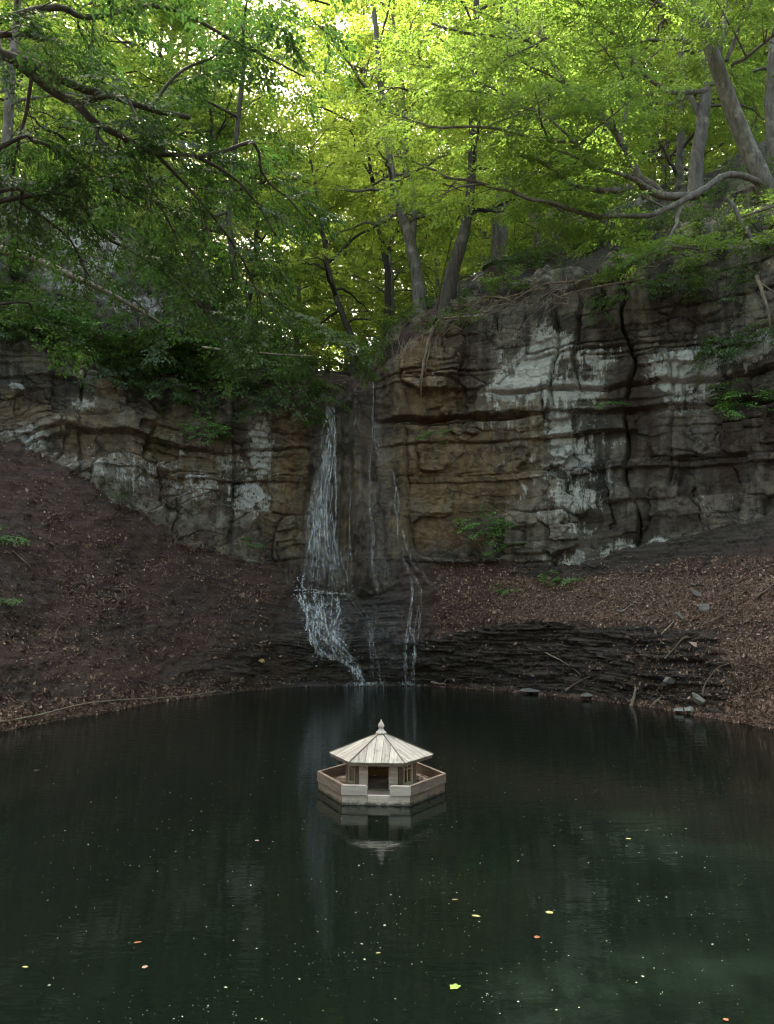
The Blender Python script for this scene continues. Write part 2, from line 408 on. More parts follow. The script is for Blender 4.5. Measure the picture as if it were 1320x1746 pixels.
# ------------------------------------------------------------------ terrain: pond basin, scree banks, cliff, hillside
def Tpx(px): return (px - 660.0) / FOC / 0.985
def sh(py): return water_at(660, py)[1]
def col(px, shore, mid, base, lip, soil, slope, crest, plat, far):
    """one vertical profile: (Y, z) at each key row; entries may be (py, Y) in photo pixels"""
    ys = sh(shore)
    k = [(ys - 1.6, -1.3), (ys, 0.0)]
    for py, Y in (mid, base, lip, soil, slope, crest): k.append((Y, zat(py, Y)))
    k += [plat, far]
    return Tpx(px), k
KEYS = [
    (-6.0, [(0.7, -1), (1.3, 0), (1.7, 1.5), (2.2, 3), (2.4, 4.5), (2.5, 5), (3, 6.5), (3.6, 8), (6, 9), (16, 15)]),
    (-2.2, [(2.6, -1), (3.2, 0), (4.1, 2.5), (5.2, 5), (5.6, 7), (5.8, 7.5), (7, 10), (8, 12), (12, 14), (40, 18)]),
    (-1.0, [(6.2, -1), (7.2, 0), (9, 3), (11, 5.8), (11.7, 8), (12, 8.5), (14.5, 12.5), (16.5, 15), (25, 18), (70, 24)]),
    col(0,   1252, (985, 15.6), (745, 18.4), (618, 19.2), (595, 19.5), (450, 20.6), (290, 21.9), (40, 20), (120, 34)),
    col(85,  1236, (1005, 16.8), (775, 18.7), (625, 19.6), (602, 19.9), (450, 21.0), (310, 22.4), (40, 19), (120, 33)),
    col(170, 1220, (1040, 17.6), (835, 19.0), (640, 20.1), (615, 20.4), (470, 21.5), (345, 23.0), (40, 17.5), (120, 32)),
    col(250, 1204, (1050, 18.5), (882, 19.8), (650, 20.7), (625, 21.0), (500, 22.1), (405, 24.2), (40, 16), (120, 30)),
    col(330, 1191, (1080, 19.2), (930, 20.4), (660, 21.1), (632, 21.4), (530, 22.8), (460, 25.5), (40, 14), (120, 28)),
    col(410, 1181, (1090, 19.8), (950, 20.9), (680, 21.3), (645, 21.8), (570, 24), (530, 27), (40, 12.2), (120, 26)),
    col(480, 1173, (1090, 20.3), (975, 21.1), (690, 21.4), (655, 21.9), (600, 24), (570, 27), (40, 11), (120, 24)),
    col(512, 1171, (1095, 20.5), (1012, 21.1), (700, 21.7), (660, 22.2), (622, 24), (600, 27), (40, 10.2), (120, 23)),
    col(535, 1170, (1095, 20.6), (1010, 21.2), (690, 22.3), (664, 22.9), (640, 24.5), (622, 28), (40, 9.6), (120, 22)),
    col(600, 1169, (1095, 20.65), (1015, 21.3), (680, 22.7), (655, 23.3), (640, 24.5), (625, 28), (40, 9.4), (120, 22)),
    col(636, 1169, (1095, 20.6), (1015, 21.3), (660, 22.5), (640, 23.0), (628, 24.5), (612, 28), (40, 9.6), (120, 22)),
    col(662, 1169, (1095, 20.5), (1005, 21.0), (628, 21.7), (600, 22.2), (585, 23.5), (590, 28), (40, 10), (120, 22)),
    col(700, 1169, (1090, 20.5), (960, 20.85), (605, 21.2), (570, 21.7), (548, 23.0), (556, 28), (40, 10.6), (120, 23)),
    col(760, 1171, (1080, 20.3), (960, 20.75), (580, 21.0), (535, 21.7), (515, 22.6), (512, 27), (40, 11.6), (120, 24)),
    col(850, 1178, (1062, 19.6), (958, 20.4), (552, 20.8), (500, 21.5), (462, 22.6), (440, 25), (40, 13), (120, 27)),
    col(940, 1186, (1060, 18.8), (962, 19.8), (540, 20.4), (500, 21.2), (440, 22.5), (402, 25), (40, 14), (120, 29)),
    col(1020, 1195, (1065, 17.9), (948, 19.4), (512, 20.0), (478, 20.7), (420, 22.2), (375, 25), (40, 15), (120, 30)),
    col(1100, 1206, (1072, 17.0), (930, 19.0), (485, 19.6), (455, 20.2), (395, 21.8), (345, 25), (40, 16), (120, 31)),
    col(1200, 1226, (1082, 15.8), (905, 18.3), (455, 19.0), (430, 19.5), (360, 21.3), (300, 24.5), (40, 18), (120, 32)),
    col(1320, 1250, (1090, 14.4), (865, 17.2), (430, 18.0), (405, 18.5), (325, 20.5), (250, 24), (40, 20), (120, 33)),
    (1.0, [(6.0, -1), (7.0, 0), (8.2, 1.8), (10.4, 4.8), (11.0, 8.8), (11.3, 9.3), (13.5, 12), (15.5, 14), (25, 17), (70, 24)]),
    (2.2, [(2.6, -1), (3.2, 0), (4.1, 1.8), (5.2, 4), (5.6, 7), (5.8, 7.5), (7, 10), (8, 12), (12, 14), (40, 18)]),
    (6.0, [(0.7, -1), (1.3, 0), (1.7, 1.5), (2.2, 3), (2.4, 4.5), (2.5, 5), (3, 6.5), (3.6, 8), (6, 9), (16, 15)]),
]
KT = np.array([k[0] for k in KEYS]); KYZ = np.array([k[1] for k in KEYS], dtype=np.float64)
# dense columns where the camera looks, sparse to the sides
Tc = np.concatenate([-np.geomspace(6.0, 0.60, 70)[:-1], np.linspace(-0.60, 0.60, 900), np.geomspace(0.60, 6.0, 70)[1:]])
NR = [6, 100, 100, 280, 36, 50, 40, 40, 20]
vrow = np.concatenate([k + np.arange(n) / n for k, n in enumerate(NR)] + [[9.0]])
nC, nRw = len(Tc), len(vrow)
KYc = np.stack([np.interp(Tc, KT, KYZ[:, j, 0]) for j in range(10)], 1)     # (nC,10)
KZc = np.stack([np.interp(Tc, KT, KYZ[:, j, 1]) for j in range(10)], 1)
def gsm(a, s):
    r = int(s * 3); k = np.exp(-0.5 * (np.arange(-r, r + 1) / s) ** 2); k /= k.sum()
    ap = np.pad(a, ((r, r), (0, 0)), mode='edge')
    return np.stack([np.convolve(ap[:, j], k, mode='valid') for j in range(a.shape[1])], 1)
KYc, KZc = gsm(KYc, 5), gsm(KZc, 5)
Yb = np.stack([np.interp(vrow, np.arange(10), KYc[i]) for i in range(nC)], 1)   # (rows, cols)
Zb = np.stack([np.interp(vrow, np.arange(10), KZc[i]) for i in range(nC)], 1)
# round the profile corners a little
def rowsm(a, s):
    return gsm(a, s)
Yb, Zb = 0.35 * Yb + 0.65 * rowsm(Yb, 5), 0.35 * Zb + 0.65 * rowsm(Zb, 5)
lipn = fbm(Tc * 9, 0 * Tc, 0 * Tc, 4, 171)[None, :] * np.exp(-((vrow - 4.3) / .8) ** 2)[:, None] * np.where(Tc < -.1, 1.0, .35)[None, :]
Zb = Zb + .75 * lipn
Xb = Yb * Tc[None, :]
B = np.stack([Xb, Yb, Zb], -1)
dr = np.gradient(B, axis=0); dc = np.gradient(B, axis=1)
Nb = norm(np.cross(dr, dc))
flip = np.sign((Nb * (np.array([0, 0, CAM_H]) - B)).sum(-1) + 1e-9)
up = Nb[..., 2]
sgn = np.where(np.median(up[120:200]) > 0, 1.0, -1.0)
Nb = Nb * sgn
Nb = norm(np.stack([gsm(Nb[..., j], 6) for j in range(3)], -1))
V2 = np.repeat(vrow[:, None], nC, 1)
X, Y, Z = B[..., 0], B[..., 1], B[..., 2]
A = np.arctan(Tc)[None, :] * 21.0 + 0 * Z            # arc length along the wall
right = sstep(-0.6, 0.6, A - 0.15)
vw = V2 + 0.10 * fbm(X * 0.9, Y * 0.9, Z * 0.9, 3, 5) * ((V2 > 1.3) & (V2 < 6)) + 0.04 * fbm(X * 4, Y * 4, Z * 4, 3, 6) * (V2 > 1.5)
fallz = np.exp(-((A + 1.05) / 1.55) ** 2)            # the waterfall recess
wcl = sstep(2.92, 3.04, vw) * (1 - sstep(4.05, 4.9, vw))
leftside = sstep(-1.5, -4.0, A)
outcrop = sstep(4.4, 5.0, vw) * (1 - sstep(6.6, 7.4, vw)) * sstep(-0.02, 0.20, fbm(A * .35, Z * .35, 0 * A, 3, 21) + 0.22 * leftside + 0.25 * sstep(7.0, 9.0, A))
wr = np.clip(wcl + 0.8 * outcrop, 0, 1)
# beds
rb = np.random.RandomState(11)
th = np.where(rb.rand(90) < 0.40, rb.uniform(0.12, 0.28, 90), rb.uniform(0.40, 1.15, 90))
bb = np.concatenate([[-2.0], -2.0 + np.cumsum(th)])
zw = Z + 0.30 * noise(A * .16, Z * .1, 0 * A, 1) + 0.07 * noise(A * .4, Z * .2, 0 * A, 2) + 0.012 * noise(A * 3, Z * 2, 0 * A, 3) + leftside * .35 * noise(A * .7, Z * .6, 0 * A, 4)
k = np.clip(np.searchsorted(bb, zw) - 1, 0, 89)
b0, b1 = bb[k], bb[k + 1]; tk = b1 - b0
f = (zw - b0) / tk
db = np.minimum(zw - b0, b1 - zw)
off = (hash1(k, 1) - 0.5) * 0.24 * np.clip(tk / 0.5, 0.5, 1.2) + 0.16 * noise(A * .45, k * 3.7, 0 * A, 8)
bw = 0.9 + 2.6 * hash1(k, 5) * np.clip(tk, .3, 1)
ap = A / bw + hash1(k, 3) * 10 + 0.22 * noise(A * 1.3, Z * 1.6, 0 * A, 9) + 0.07 * noise(A * 6, Z * 5, 0 * A, 10)
cell = np.floor(ap); fa = ap - cell
da = np.minimum(fa, 1 - fa) * bw
off += (hash1(cell, k + 50) - 0.5) * 0.20 * (tk > 0.3)
off += (hash1(cell, k + 90) - 0.5) * 0.20 * (fa - 0.5) + (hash1(cell, k + 70) - 0.5) * 0.22 * (f - 0.5)
bst = sstep(-.25, .35, noise(A * .55, k * 2.9, 0 * A, 11))               # beds come and go along the wall
round_ = -0.055 * bst * np.exp(-(db / 0.05) ** 2) - 0.04 * np.exp(-(da / 0.05) ** 2) * (tk > 0.25) * (hash1(cell, k + 21) > .5)
crk = -(0.26 * (hash1(k, 7) > 0.45) * sstep(-0.15, 0.25, noise(A * .5, k * 1.9, 0 * A, 12))) * np.exp(-(db / 0.026) ** 2)
crk += -0.18 * (hash1(cell, k + 33) > 0.72) * np.exp(-(da / 0.022) ** 2) * (tk > 0.25)
big = 0.42 * fbm(A * .28, Z * .28, Y * .1, 3, 14) + 0.16 * fbm(X * 1.1, Y * 1.1, Z * 1.1, 4, 15)
# angular chips: ridged noise in two sizes
rid = lambda s, sd: np.abs(noise(X * s, Y * s, Z * s * 1.5, sd)) + 0.5 * np.abs(noise(X * s * 2.1, Y * s * 2.1, Z * s * 3.0, sd + 1))
chips = 0.24 * (0.45 - rid(0.75, 31)) + 0.12 * (0.45 - rid(2.2, 33)) + 0.05 * (0.45 - rid(6.0, 37)) + 0.03 * fbm(X * 9, Y * 9, Z * 12, 3, 35)
# the long dark undercut on the right wall, a lesser one above it, and the tall joints
ledz = 7.25 + 0.10 * noise(A * .7, 0 * A, 0 * A, 41) + 0.03 * noise(A * 4, 0 * A, 0 * A, 42) - 0.035 * (A - 4)
led = right * (0.24 * sstep(ledz - .04, ledz + .02, Z) - 0.42 * np.exp(-((Z - ledz + .07) / .06) ** 2) * sstep(-.5, .1, noise(A * .6, 0 * A, 0 * A, 43)))
led2z = ledz + 0.62 + 0.08 * noise(A * 1.1, 0 * A, 0 * A, 44)
led += right * sstep(2.5, 3.5, A) * (0.12 * sstep(led2z - .03, led2z + .02, Z) - 0.20 * np.exp(-((Z - led2z + .05) / .04) ** 2))
for a0, z0, z1, dp in ((6.55, 3.5, 10.6, .42), (4.62, 7.3, 9.8, .2), (5.35, 7.9, 10, .22), (7.6, 5.0, 8.2, .15), (2.0, 7.2, 9.5, .12), (-4.2, 4, 7.5, .16), (-6.3, 5, 8.5, .2), (-8.1, 5.5, 8.5, .16), (0.55, 3.2, 8.6, 0.15)):
    aw = a0 + 0.34 * noise(0 * A, Z * .7, 0 * A, 45 + int(a0 * 7) % 9) + 0.05 * noise(0 * A, Z * 3.5, 0 * A, 46)
    g = sstep(z0 - .5, z0 + .2, Z) * (1 - sstep(z1 - .2, z1 + .5, Z))
    led += -dp * g * np.exp(-((A - aw) / 0.04) ** 2) * sstep(-.5, .0, noise(0 * A, Z * 1.3, 0 * A, 48)) + 0.10 * g * sstep(-.5, 0, A - aw) * (A < aw)
# broken faces: two sizes of flat, tilted facets with sharp edges
wxx = A + .16 * noise(A * .8, Z * .8, 0 * A, 141) + .05 * noise(A * 5, Z * 5, 0 * A, 142)
wzz = zw + .05 * noise(A * .8, Z * .8, 0 * A, 143) + .02 * noise(A * 6, Z * 6, 0 * A, 144)
wa1 = worley(wxx / 1.55, wzz / 1.15, 3, .75); wa2 = worley(wxx / .62 + .3, wzz / .42, 5, .8); wa3 = worley(wxx / .20, wzz / .12, 7)
fac = (wa1[0] - .5) * .26 + (wa1[2] * (wa1[0] - .5) * .40 + wa1[3] * (wa1[1] - .45) * .20)
w2on = sstep(.35, .6, wa1[1])                              # only some slabs are broken up small
fac += w2on * ((wa2[0] - .5) * .13 + (wa2[2] * (wa2[1] - .5) + wa2[3] * (wa2[0] - .45)) * .12)
fac += (wa3[0] - .5) * .035 * (.3 + w2on)
fac -= .09 * (wa1[0] > .55) * np.exp(-(wa1[4] / .03) ** 2) + .06 * w2on * (wa2[1] > .6) * np.exp(-(wa2[4] / .05) ** 2)
facw = 0.45 + 0.75 * sstep(-.25, .3, noise(A * .3, Z * .4, 0 * A, 145))
# behind the fall: upright flutes instead of beds
flute = 0.30 * noise(A * 2.6, Z * .25, 0 * A, 51) + 0.16 * noise(A * 6, Z * .7, 0 * A, 52) + 0.08 * fbm(A * 5, Z * 2.5, 0 * A, 3, 53)
bw_ = np.clip(1 - fallz * 1.1, 0.12, 1)
rockd = (off * .6 + .8 * crk) * bw_ + fac * facw * (.12 + .88 * bw_) + .65 * big + chips * .32 + led + flute * fallz * 1.25
lump = 0.26 * (0.45 - rid(0.55, 131))
rockd = rockd + lump * leftside + .35 * fac * leftside
# scree: thin shale layers breaking out of soil
zs = Z + 0.22 * noise(A * .25, Y * .2, 0 * A, 61) + 0.02 * noise(A * 1.0, Y, 0 * A, 62) + 0.075 * A * (A < -1)
lay = (zs + 0.012 * noise(A * 5, zs * 3, 0 * A, 60)) / 0.085; li = np.floor(lay); lf = lay - li
sc_ = np.floor(A / (.35 + .8 * hash1(li, 8)) + hash1(li, 9) * 7 + .3 * noise(A * 3, zs * 4, 0 * A, 59))
wsh = sstep(-0.10, 0.22, fbm(A * .5, zs * 1.1, 0 * A, 3, 63) + 0.12)
band = right * sstep(-0.3, 0.6, A) * sstep(1.02, 1.10, vw) * (1 - sstep(1.93, 2.03, vw)) * (1 - sstep(7.4, 9.2, A + 1.6 * noise(A, Z, 0 * A, 64)))
under = sstep(2.55, 2.85, vw) * (1 - wcl)
shalew = np.clip(band * 1.2 + under * right * sstep(2.6, 4.2, A) + 0.5 * wsh * leftside * (A < 0) * (1 - sstep(2.45, 2.7, vw)) + fallz * (vw < 3) * 1.2, 0, 1)
layd = ((hash1(li, 2) - .5) * 0.07 + (hash1(sc_, li) - .5) * 0.13 + 0.10 * noise(A * 1.6, li * 2.3, 0 * A, 65) - 0.05 * np.exp(-((np.minimum(lf, 1 - lf)) / .16) ** 2))
jag = 0.10 * noise(A * 5, li * 1.7, 0 * A, 66)
wb1 = worley(A / .8 + .2 * noise(A * 2, Z * 2, 0 * A, 151), zs / .12, 11, .6); wb2 = worley(A / .25, zs / .06, 12, .7)
scree = shalew * (((wb1[0] - .5) * .11 + (wb2[0] - .5) * .06) * (0.6 + 0.5 * band) + .3 * layd) + 0.20 * fbm(X * .55, Y * .55, Z * .55, 4, 67) + 0.09 * fbm(X * 3, Y * 3, Z * 3, 4, 68)
scree += 0.06 * band                                                      # the shale step stands proud of the litter
slope_ = 0.35 * fbm(X * .3, Y * .3, Z * .3, 4, 71) + 0.12 * fbm(X * 1.5, Y * 1.5, Z * 1.5, 4, 72)
ws = sstep(4.6, 5.2, V2)
D = wr * rockd + (1 - wr) * ((1 - ws) * scree + ws * slope_)
D *= sstep(0.3, 1.5, V2) * 0.85 + 0.15
D *= 1 - 0.75 * sstep(7.5, 8.2, V2)
G = B + Nb * D[..., None]
# overhanging turf edge on the right
dr = np.gradient(G, axis=0); dc = np.gradient(G, axis=1)
GN = norm(np.cross(dr, dc)) * sgn
GX, GY, GZ = G[..., 0], G[..., 1], G[..., 2]
EL = (GZ - CAM_H) / np.hypot(GX, GY)

def surf(px, py, out=0.0):
    """points on the terrain under photo pixels (nearest hit), with normals"""
    px = np.atleast_1d(np.asarray(px, float)); py = np.atleast_1d(np.asarray(py, float))
    dx, dy = (px - 660.0) / FOC, (873.0 - py) / FOC
    vy = CP - dy * SP; T = dx / vy; el = (SP + dy * CP) / np.hypot(dx, vy)
    ci = np.clip(np.searchsorted(Tc, T), 0, nC - 1)
    pts = np.zeros((len(px), 3)); nn = np.zeros((len(px), 3)); rv = np.zeros(len(px))
    for s in range(0, len(px), 4000):
        e = slice(s, s + 4000)
        hit = EL[8:][:, ci[e]] >= el[e][None, :]
        ri = np.argmax(hit, 0) + 8
        ri = np.where(hit.any(0), ri, nRw - 1)
        pts[e] = G[ri, ci[e]]; nn[e] = GN[ri, ci[e]]; rv[e] = vrow[ri]
    return pts + nn * out, nn, rv
def surf1(px, py, out=0.0):
    p, n, r = surf(px, py, out); return p[0], n[0]
def ground_z(x, y):
    """terrain height at plan position"""
    ci = int(np.clip(np.searchsorted(Tc, x / max(y, .1)), 0, nC - 1))
    j0 = int(np.searchsorted(vrow, 4.2))
    return float(np.interp(y, GY[j0:, ci], GZ[j0:, ci]))

# stain masks around real places on the rock (arc, height), radii in metres
def blob(px, py, rx, rz, pw=1.0):
    p, n = surf1(px, py)
    a = math.atan2(p[0], p[1]) * 21.0
    q = np.hypot((A - a) / rx + 0.4 * noise(A * 1.2, Z * .7, 0 * A, 80), (Z - p[2]) / rz + 0.35 * noise(A * 1.5, Z * 1.1, 0 * A, 81))
    return (1 - sstep(0.35, 1.6, q)) * pw
def union(bl):
    r = np.zeros_like(A)
    for b in bl: r = np.maximum(r, b)
    return r
white = union([blob(1000, 640, 3.0, 1.2, .36), blob(980, 800, 1.6, 1.8, .36), blob(1170, 650, 1.8, 1.0, .36), blob(1170, 800, 1.6, .8, .3), blob(430, 800, 1.0, 1.2, .34), blob(250, 800, 2., .8, .25), blob(920, 620, .85, .75), blob(965, 590, .5, .5, .9), blob(885, 660, .9, .45), blob(980, 670, .8, .3, .95), blob(1030, 610, .55, .4, .9), blob(1140, 640, 1.1, .55), blob(1190, 620, .5, .6),
               blob(955, 740, .35, .9, .95), blob(975, 780, .6, .5, .75), blob(975, 850, .75, .7, .72), blob(1000, 900, .6, .3, .7), blob(1055, 755, .35, .25, .8), blob(1180, 690, .8, .3, .7), blob(1100, 700, .5, .3, .6), blob(1290, 600, .7, .4, .72), blob(1200, 830, .4, .2, .7), blob(1190, 760, .9, .7, .38), blob(1240, 850, 1., .4, .35),
               blob(445, 765, .35, .8, .9), blob(430, 850, .45, .5, .85), blob(140, 690, .35, .2, .7), blob(35, 662, .3, .2, .8), blob(330, 830, .8, .5, .45), blob(215, 810, 1., .4, .4), blob(150, 430, 1.3, .9, .5), blob(240, 520, 1.2, .7, .48), blob(330, 500, .9, .5, .45), blob(120, 480, .8, .5, .45), blob(60, 385, .8, .6, .45), blob(320, 640, .6, .35, .45), blob(30, 750, .6, .4, .45), blob(980, 955, .6, .3, .75), blob(1060, 935, .5, .25, .8), blob(1120, 925, .4, .2, .8)]) * (1 - 0.8 * fallz)
ochre = union([blob(720, 680, 1.3, 2.6, .8), blob(760, 800, 1.8, 1.6, .9), blob(860, 800, 1.0, 1.6, .7), blob(690, 900, .8, .9, .8), blob(500, 800, .55, 2.2, 1.), blob(470, 870, .6, 1.0, .7), blob(300, 780, 1.6, 1.2, .62), blob(150, 740, .8, .9, .6), blob(40, 700, .9, .6, .55), blob(720, 900, .9, .4, .8), blob(780, 920, 1, .3, .6), blob(605, 860, .35, 1.8, .9), blob(640, 780, .25, 1.6, .8), blob(505, 760, .35, 1.6, 1.), blob(190, 660, .4, .6, .6)])
black = union([blob(800, 640, .6, 1.1, 1.), blob(1085, 720, .6, 2.4, 1.), blob(1040, 560, .7, .8, .75), blob(1280, 760, 1.2, 1.3, .95), blob(1250, 680, .6, .4, .8), blob(1160, 800, 1.2, 1.2, .6), blob(1150, 540, 1.0, .7, .8), blob(1010, 480, 1.2, .5, .6), blob(600, 760, .9, 2.4, .6), blob(620, 950, 1.3, 1.0, .7), blob(560, 850, .8, 2.2, .6), blob(650, 690, .35, 1.0, .9), blob(660, 860, .35, .6, .9), blob(390, 720, .5, .7, .7), blob(70, 660, .5, .5, .6), blob(320, 905, 1.2, .3, .6), blob(900, 930, 1.5, .3, .6), blob(1100, 890, 2.0, .3, .7), blob(515, 740, .3, .8, .6), blob(515, 985, .9, .7, 1.), blob(690, 980, .9, .6, 1.), blob(600, 1000, 1.6, .4, .9)])
black = np.maximum(black, .72 * np.clip(fallz * 1.2, 0, 1) * sstep(-.25, .2, noise(A * 2.2, Z * .3, 0 * A, 161)) * (V2 < 4.3))
moss = union([blob(270, 740, .45, .9, .85), blob(180, 840, .5, .45, .95), blob(310, 880, .7, .35, .75), blob(575, 985, .3, .5, .8), blob(495, 900, .3, .7, .75), blob(760, 985, .4, .35, .55), blob(1190, 870, 1.1, .25, .55), blob(1080, 880, .9, .25, .5), blob(1010, 640, .5, .2, .35), blob(1085, 560, 1.5, .5, .35), blob(980, 850, .7, .7, .38), blob(350, 800, .4, .3, .6)])
soilm = 1 - wr
stain = np.stack([ochre, white, black, np.maximum(moss, 0.22 * sstep(4.4, 5.0, vw) * (V2 < 8))], -1)
zone = np.stack([wr, shalew, np.clip(fallz * sstep(1.0, 1.1, V2) * (V2 < 4.2), 0, 1), np.clip(.55 * wa1[0] + .3 * wa2[0] + .15 * wa3[1], 0, 1)], -1)
litden = soilm * (1 - shalew)

J = lambda kk: int(np.searchsorted(vrow, kk))
def strip(name, j0, j1):
    idx = np.arange(nRw * nC).reshape(nRw, nC)[j0:j1 + 1]
    q = np.stack([idx[:-1, :-1], idx[:-1, 1:], idx[1:, 1:], idx[1:, :-1]], -1).reshape(-1, 4) - j0 * nC
    if sgn < 0: q = q[:, ::-1]
    me = mesh_np(name, G[j0:j1 + 1].reshape(-1, 3), q, True, None, {"stain": stain[j0:j1 + 1].reshape(-1, 4), "zone": zone[j0:j1 + 1].reshape(-1, 4)})
    return tag(link(name, me, M['rock']), kind='structure')
strip("scree_bank", 0, J(3.0))
strip("cliff", J(3.0), J(5.0))
strip("hillside", J(5.0), nRw - 1)

# near bank, under and behind the photographer
gx, gy = np.meshgrid(np.linspace(-45, 45, 120), np.concatenate([np.linspace(-45, -2, 40), np.linspace(-1.8, 2.6, 50)]))
gz = 0.62 * sstep(2.0, 0.6, gy) - 0.9 * sstep(1.0, 2.6, gy) + 0.10 * fbm(gx * .4, gy * .4, 0 * gx, 4, 91) + sstep(6, 16, np.abs(gx)) * 9 * sstep(3, -6, gy) + 6 * sstep(-10, -40, gy)
gi = np.arange(gx.size).reshape(gx.shape)
gq = np.stack([gi[:-1, :-1], gi[:-1, 1:], gi[1:, 1:], gi[1:, :-1]], -1).reshape(-1, 4)
nz = gx.size
me = mesh_np("ground", np.stack([gx, gy, gz], -1).reshape(-1, 3), gq, True, None, {"stain": np.zeros((nz, 4)), "zone": np.tile([0, 0.1, 0, .5], (nz, 1))})
tag(link("ground", me, M['rock']), kind='structure')

# pond water
wx = np.linspace(-11, 11, 60); wy = np.linspace(0.3, 22.5, 60)
gx, gy = np.meshgrid(wx, wy); gi = np.arange(gx.size).reshape(gx.shape)
gq = np.stack([gi[:-1, :-1], gi[:-1, 1:], gi[1:, 1:], gi[1:, :-1]], -1).reshape(-1, 4)
me = mesh_np("water", np.stack([gx, gy, 0 * gx], -1).reshape(-1, 3), gq, True)
tag(link("water", me, M['water']), kind='structure')

# ------------------------------------------------------------------ mesh builders: tubes, boxes
class TB:
    """collects swept tubes, builds ONE mesh"""
    def __init__(s): s.V = []; s.Q = []; s.n = 0; s.a = []
    def tube(s, pts, radii, sides=6, var=1.0, rough=0.0, rng=None, cap=True):
        pts = np.asarray(pts, float); n = len(pts)
        radii = np.broadcast_to(np.asarray(radii, float), (n,))
        tg = norm(np.gradient(pts, axis=0))
        ref = np.array([0.31, 0.17, 0.93]) if abs(tg[0][2]) < 0.8 else np.array([0.93, 0.2, 0.1])
        u = norm(ref - tg * (tg @ ref)[:, None]); w = np.cross(tg, u)
        an = np.linspace(0, 2 * math.pi, sides, endpoint=False)
        rr = radii[:, None] * np.ones((1, sides))
        if rough and rng is not None: rr = rr * (1 + rng.normal(0, rough, (n, sides)))
        ring = pts[:, None] + (u[:, None] * np.cos(an)[None, :, None] + w[:, None] * np.sin(an)[None, :, None]) * rr[..., None]
        i = np.arange(n * sides).reshape(n, sides) + s.n
        q = np.stack([i[:-1], np.roll(i[:-1], -1, 1), np.roll(i[1:], -1, 1), i[1:]], -1).reshape(-1, 4)
        s.V.append(ring.reshape(-1, 3)); s.Q.append(q); s.n += n * sides; s.a.append(np.full(n * sides, var))
        if cap:
            s.V.append(pts[-1:] + tg[-1:] * radii[-1]); tip = s.n; s.n += 1; s.a.append(np.full(1, var))
            l = i[-1]
            s.Q.append(np.stack([l, np.roll(l, -1), np.full(sides, tip), np.full(sides, tip)], -1)[:, :4])
    def build(s, name, mat, parent=None):
        V = np.concatenate(s.V); Q = np.concatenate(s.Q)
        tri = Q[:, 2] == Q[:, 3]
        me = bpy.data.meshes.new(name)
        Qq, Qt = Q[~tri], Q[tri][:, :3]
        me.vertices.add(len(V)); me.vertices.foreach_set("co", V.astype(np.float32).ravel())
        li = np.concatenate([Qq.ravel(), Qt.ravel()]).astype(np.int32)
        me.loops.add(len(li)); me.loops.foreach_set("vertex_index", li)
        st = np.concatenate([np.arange(len(Qq)) * 4, len(Qq) * 4 + np.arange(len(Qt)) * 3]).astype(np.int32)
        me.polygons.add(len(st)); me.polygons.foreach_set("loop_start", st); me.polygons.foreach_set("use_smooth", np.ones(len(st), bool))
        a = me.attributes.new("var", 'FLOAT', 'POINT'); a.data.foreach_set("value", np.concatenate(s.a).astype(np.float32))
        me.update(calc_edges=True)
        return link(name, me, mat, parent)

def smooth_path(pts, n=None, jit=0.0, rng=None):
    """Catmull-Rom through the given points"""
    p = np.asarray(pts, float)
    if n is None: n = max(8, len(p) * 4)
    pp = np.vstack([2 * p[0] - p[1], p, 2 * p[-1] - p[-2]])
    t = np.linspace(0, len(p) - 1 - 1e-6, n); i = t.astype(int); f = (t - i)[:, None]
    a, b, c, d = pp[i], pp[i + 1], pp[i + 2], pp[i + 3]
    r = 0.5 * (2 * b + (c - a) * f + (2 * a - 5 * b + 4 * c - d) * f ** 2 + (3 * b - a - 3 * c + d) * f ** 3)
    if jit and rng is not None:
        j = rng.normal(0, jit, r.shape); j[0] = 0
        r = r + gsm(j, 1.0)
    return r

# ------------------------------------------------------------------ foliage
def spray_template(rng, nleaf=30, L=1.0, leaf=0.178):
    """a flat twig of leaves along +X, size 1; returns base, dir, normal, size per leaf"""
    b, d, nn, sz = [], [], [], []
    twigs = [((0, 0, 0), 0.0, L, nleaf // 2)]
    for i in range(4):
        t = 0.2 + 0.17 * i + rng.uniform(-.04, .04); sgn_ = 1 if i % 2 else -1
        twigs.append(((t * L, 0, -0.03 * t), sgn_ * rng.uniform(.6, 1.0), L * (0.62 - 0.1 * i), nleaf // 8 + 1))
    for o, ang, ln, m in twigs:
        for j in range(m):
            t = (j + 0.6) / m
            sd = 1 if j % 2 else -1
            p = np.array([o[0] + math.cos(ang) * t * ln, o[1] + math.sin(ang) * t * ln, o[2] - 0.10 * t * t * ln + rng.normal(0, .02)])
            la = ang + sd * rng.uniform(.5, 1.1) * (1 - 0.5 * t)
            b.append(p); d.append((math.cos(la), math.sin(la), rng.normal(-.18, .25)))
            nn.append((rng.normal(0, .35), rng.normal(0, .35), 1)); sz.append(leaf * rng.uniform(.65, 1.15))
    return np.array(b), norm(d), norm(nn), np.array(sz)
_tr = np.random.RandomState(3)
TMPL = [spray_template(_tr) for _ in range(6)]
TMPL_SM = [spray_template(_tr, 16, 1.0, 0.20) for _ in range(6)]

def leaf_mesh(b, d, n, s, var, name, wid=0.30):
    sd = norm(np.cross(n, d)); n = np.cross(d, sd); s = s[:, None]
    V = np.stack([b, b + d * s * .45 + sd * s * wid + n * s * .07, b + d * s - n * s * .06, b + d * s * .45 - sd * s * wid + n * s * .07], 1)
    Q = np.arange(len(b) * 4).reshape(-1, 4)
    return mesh_np(name, V.reshape(-1, 3), Q, False, {"var": np.repeat(var, 4)})

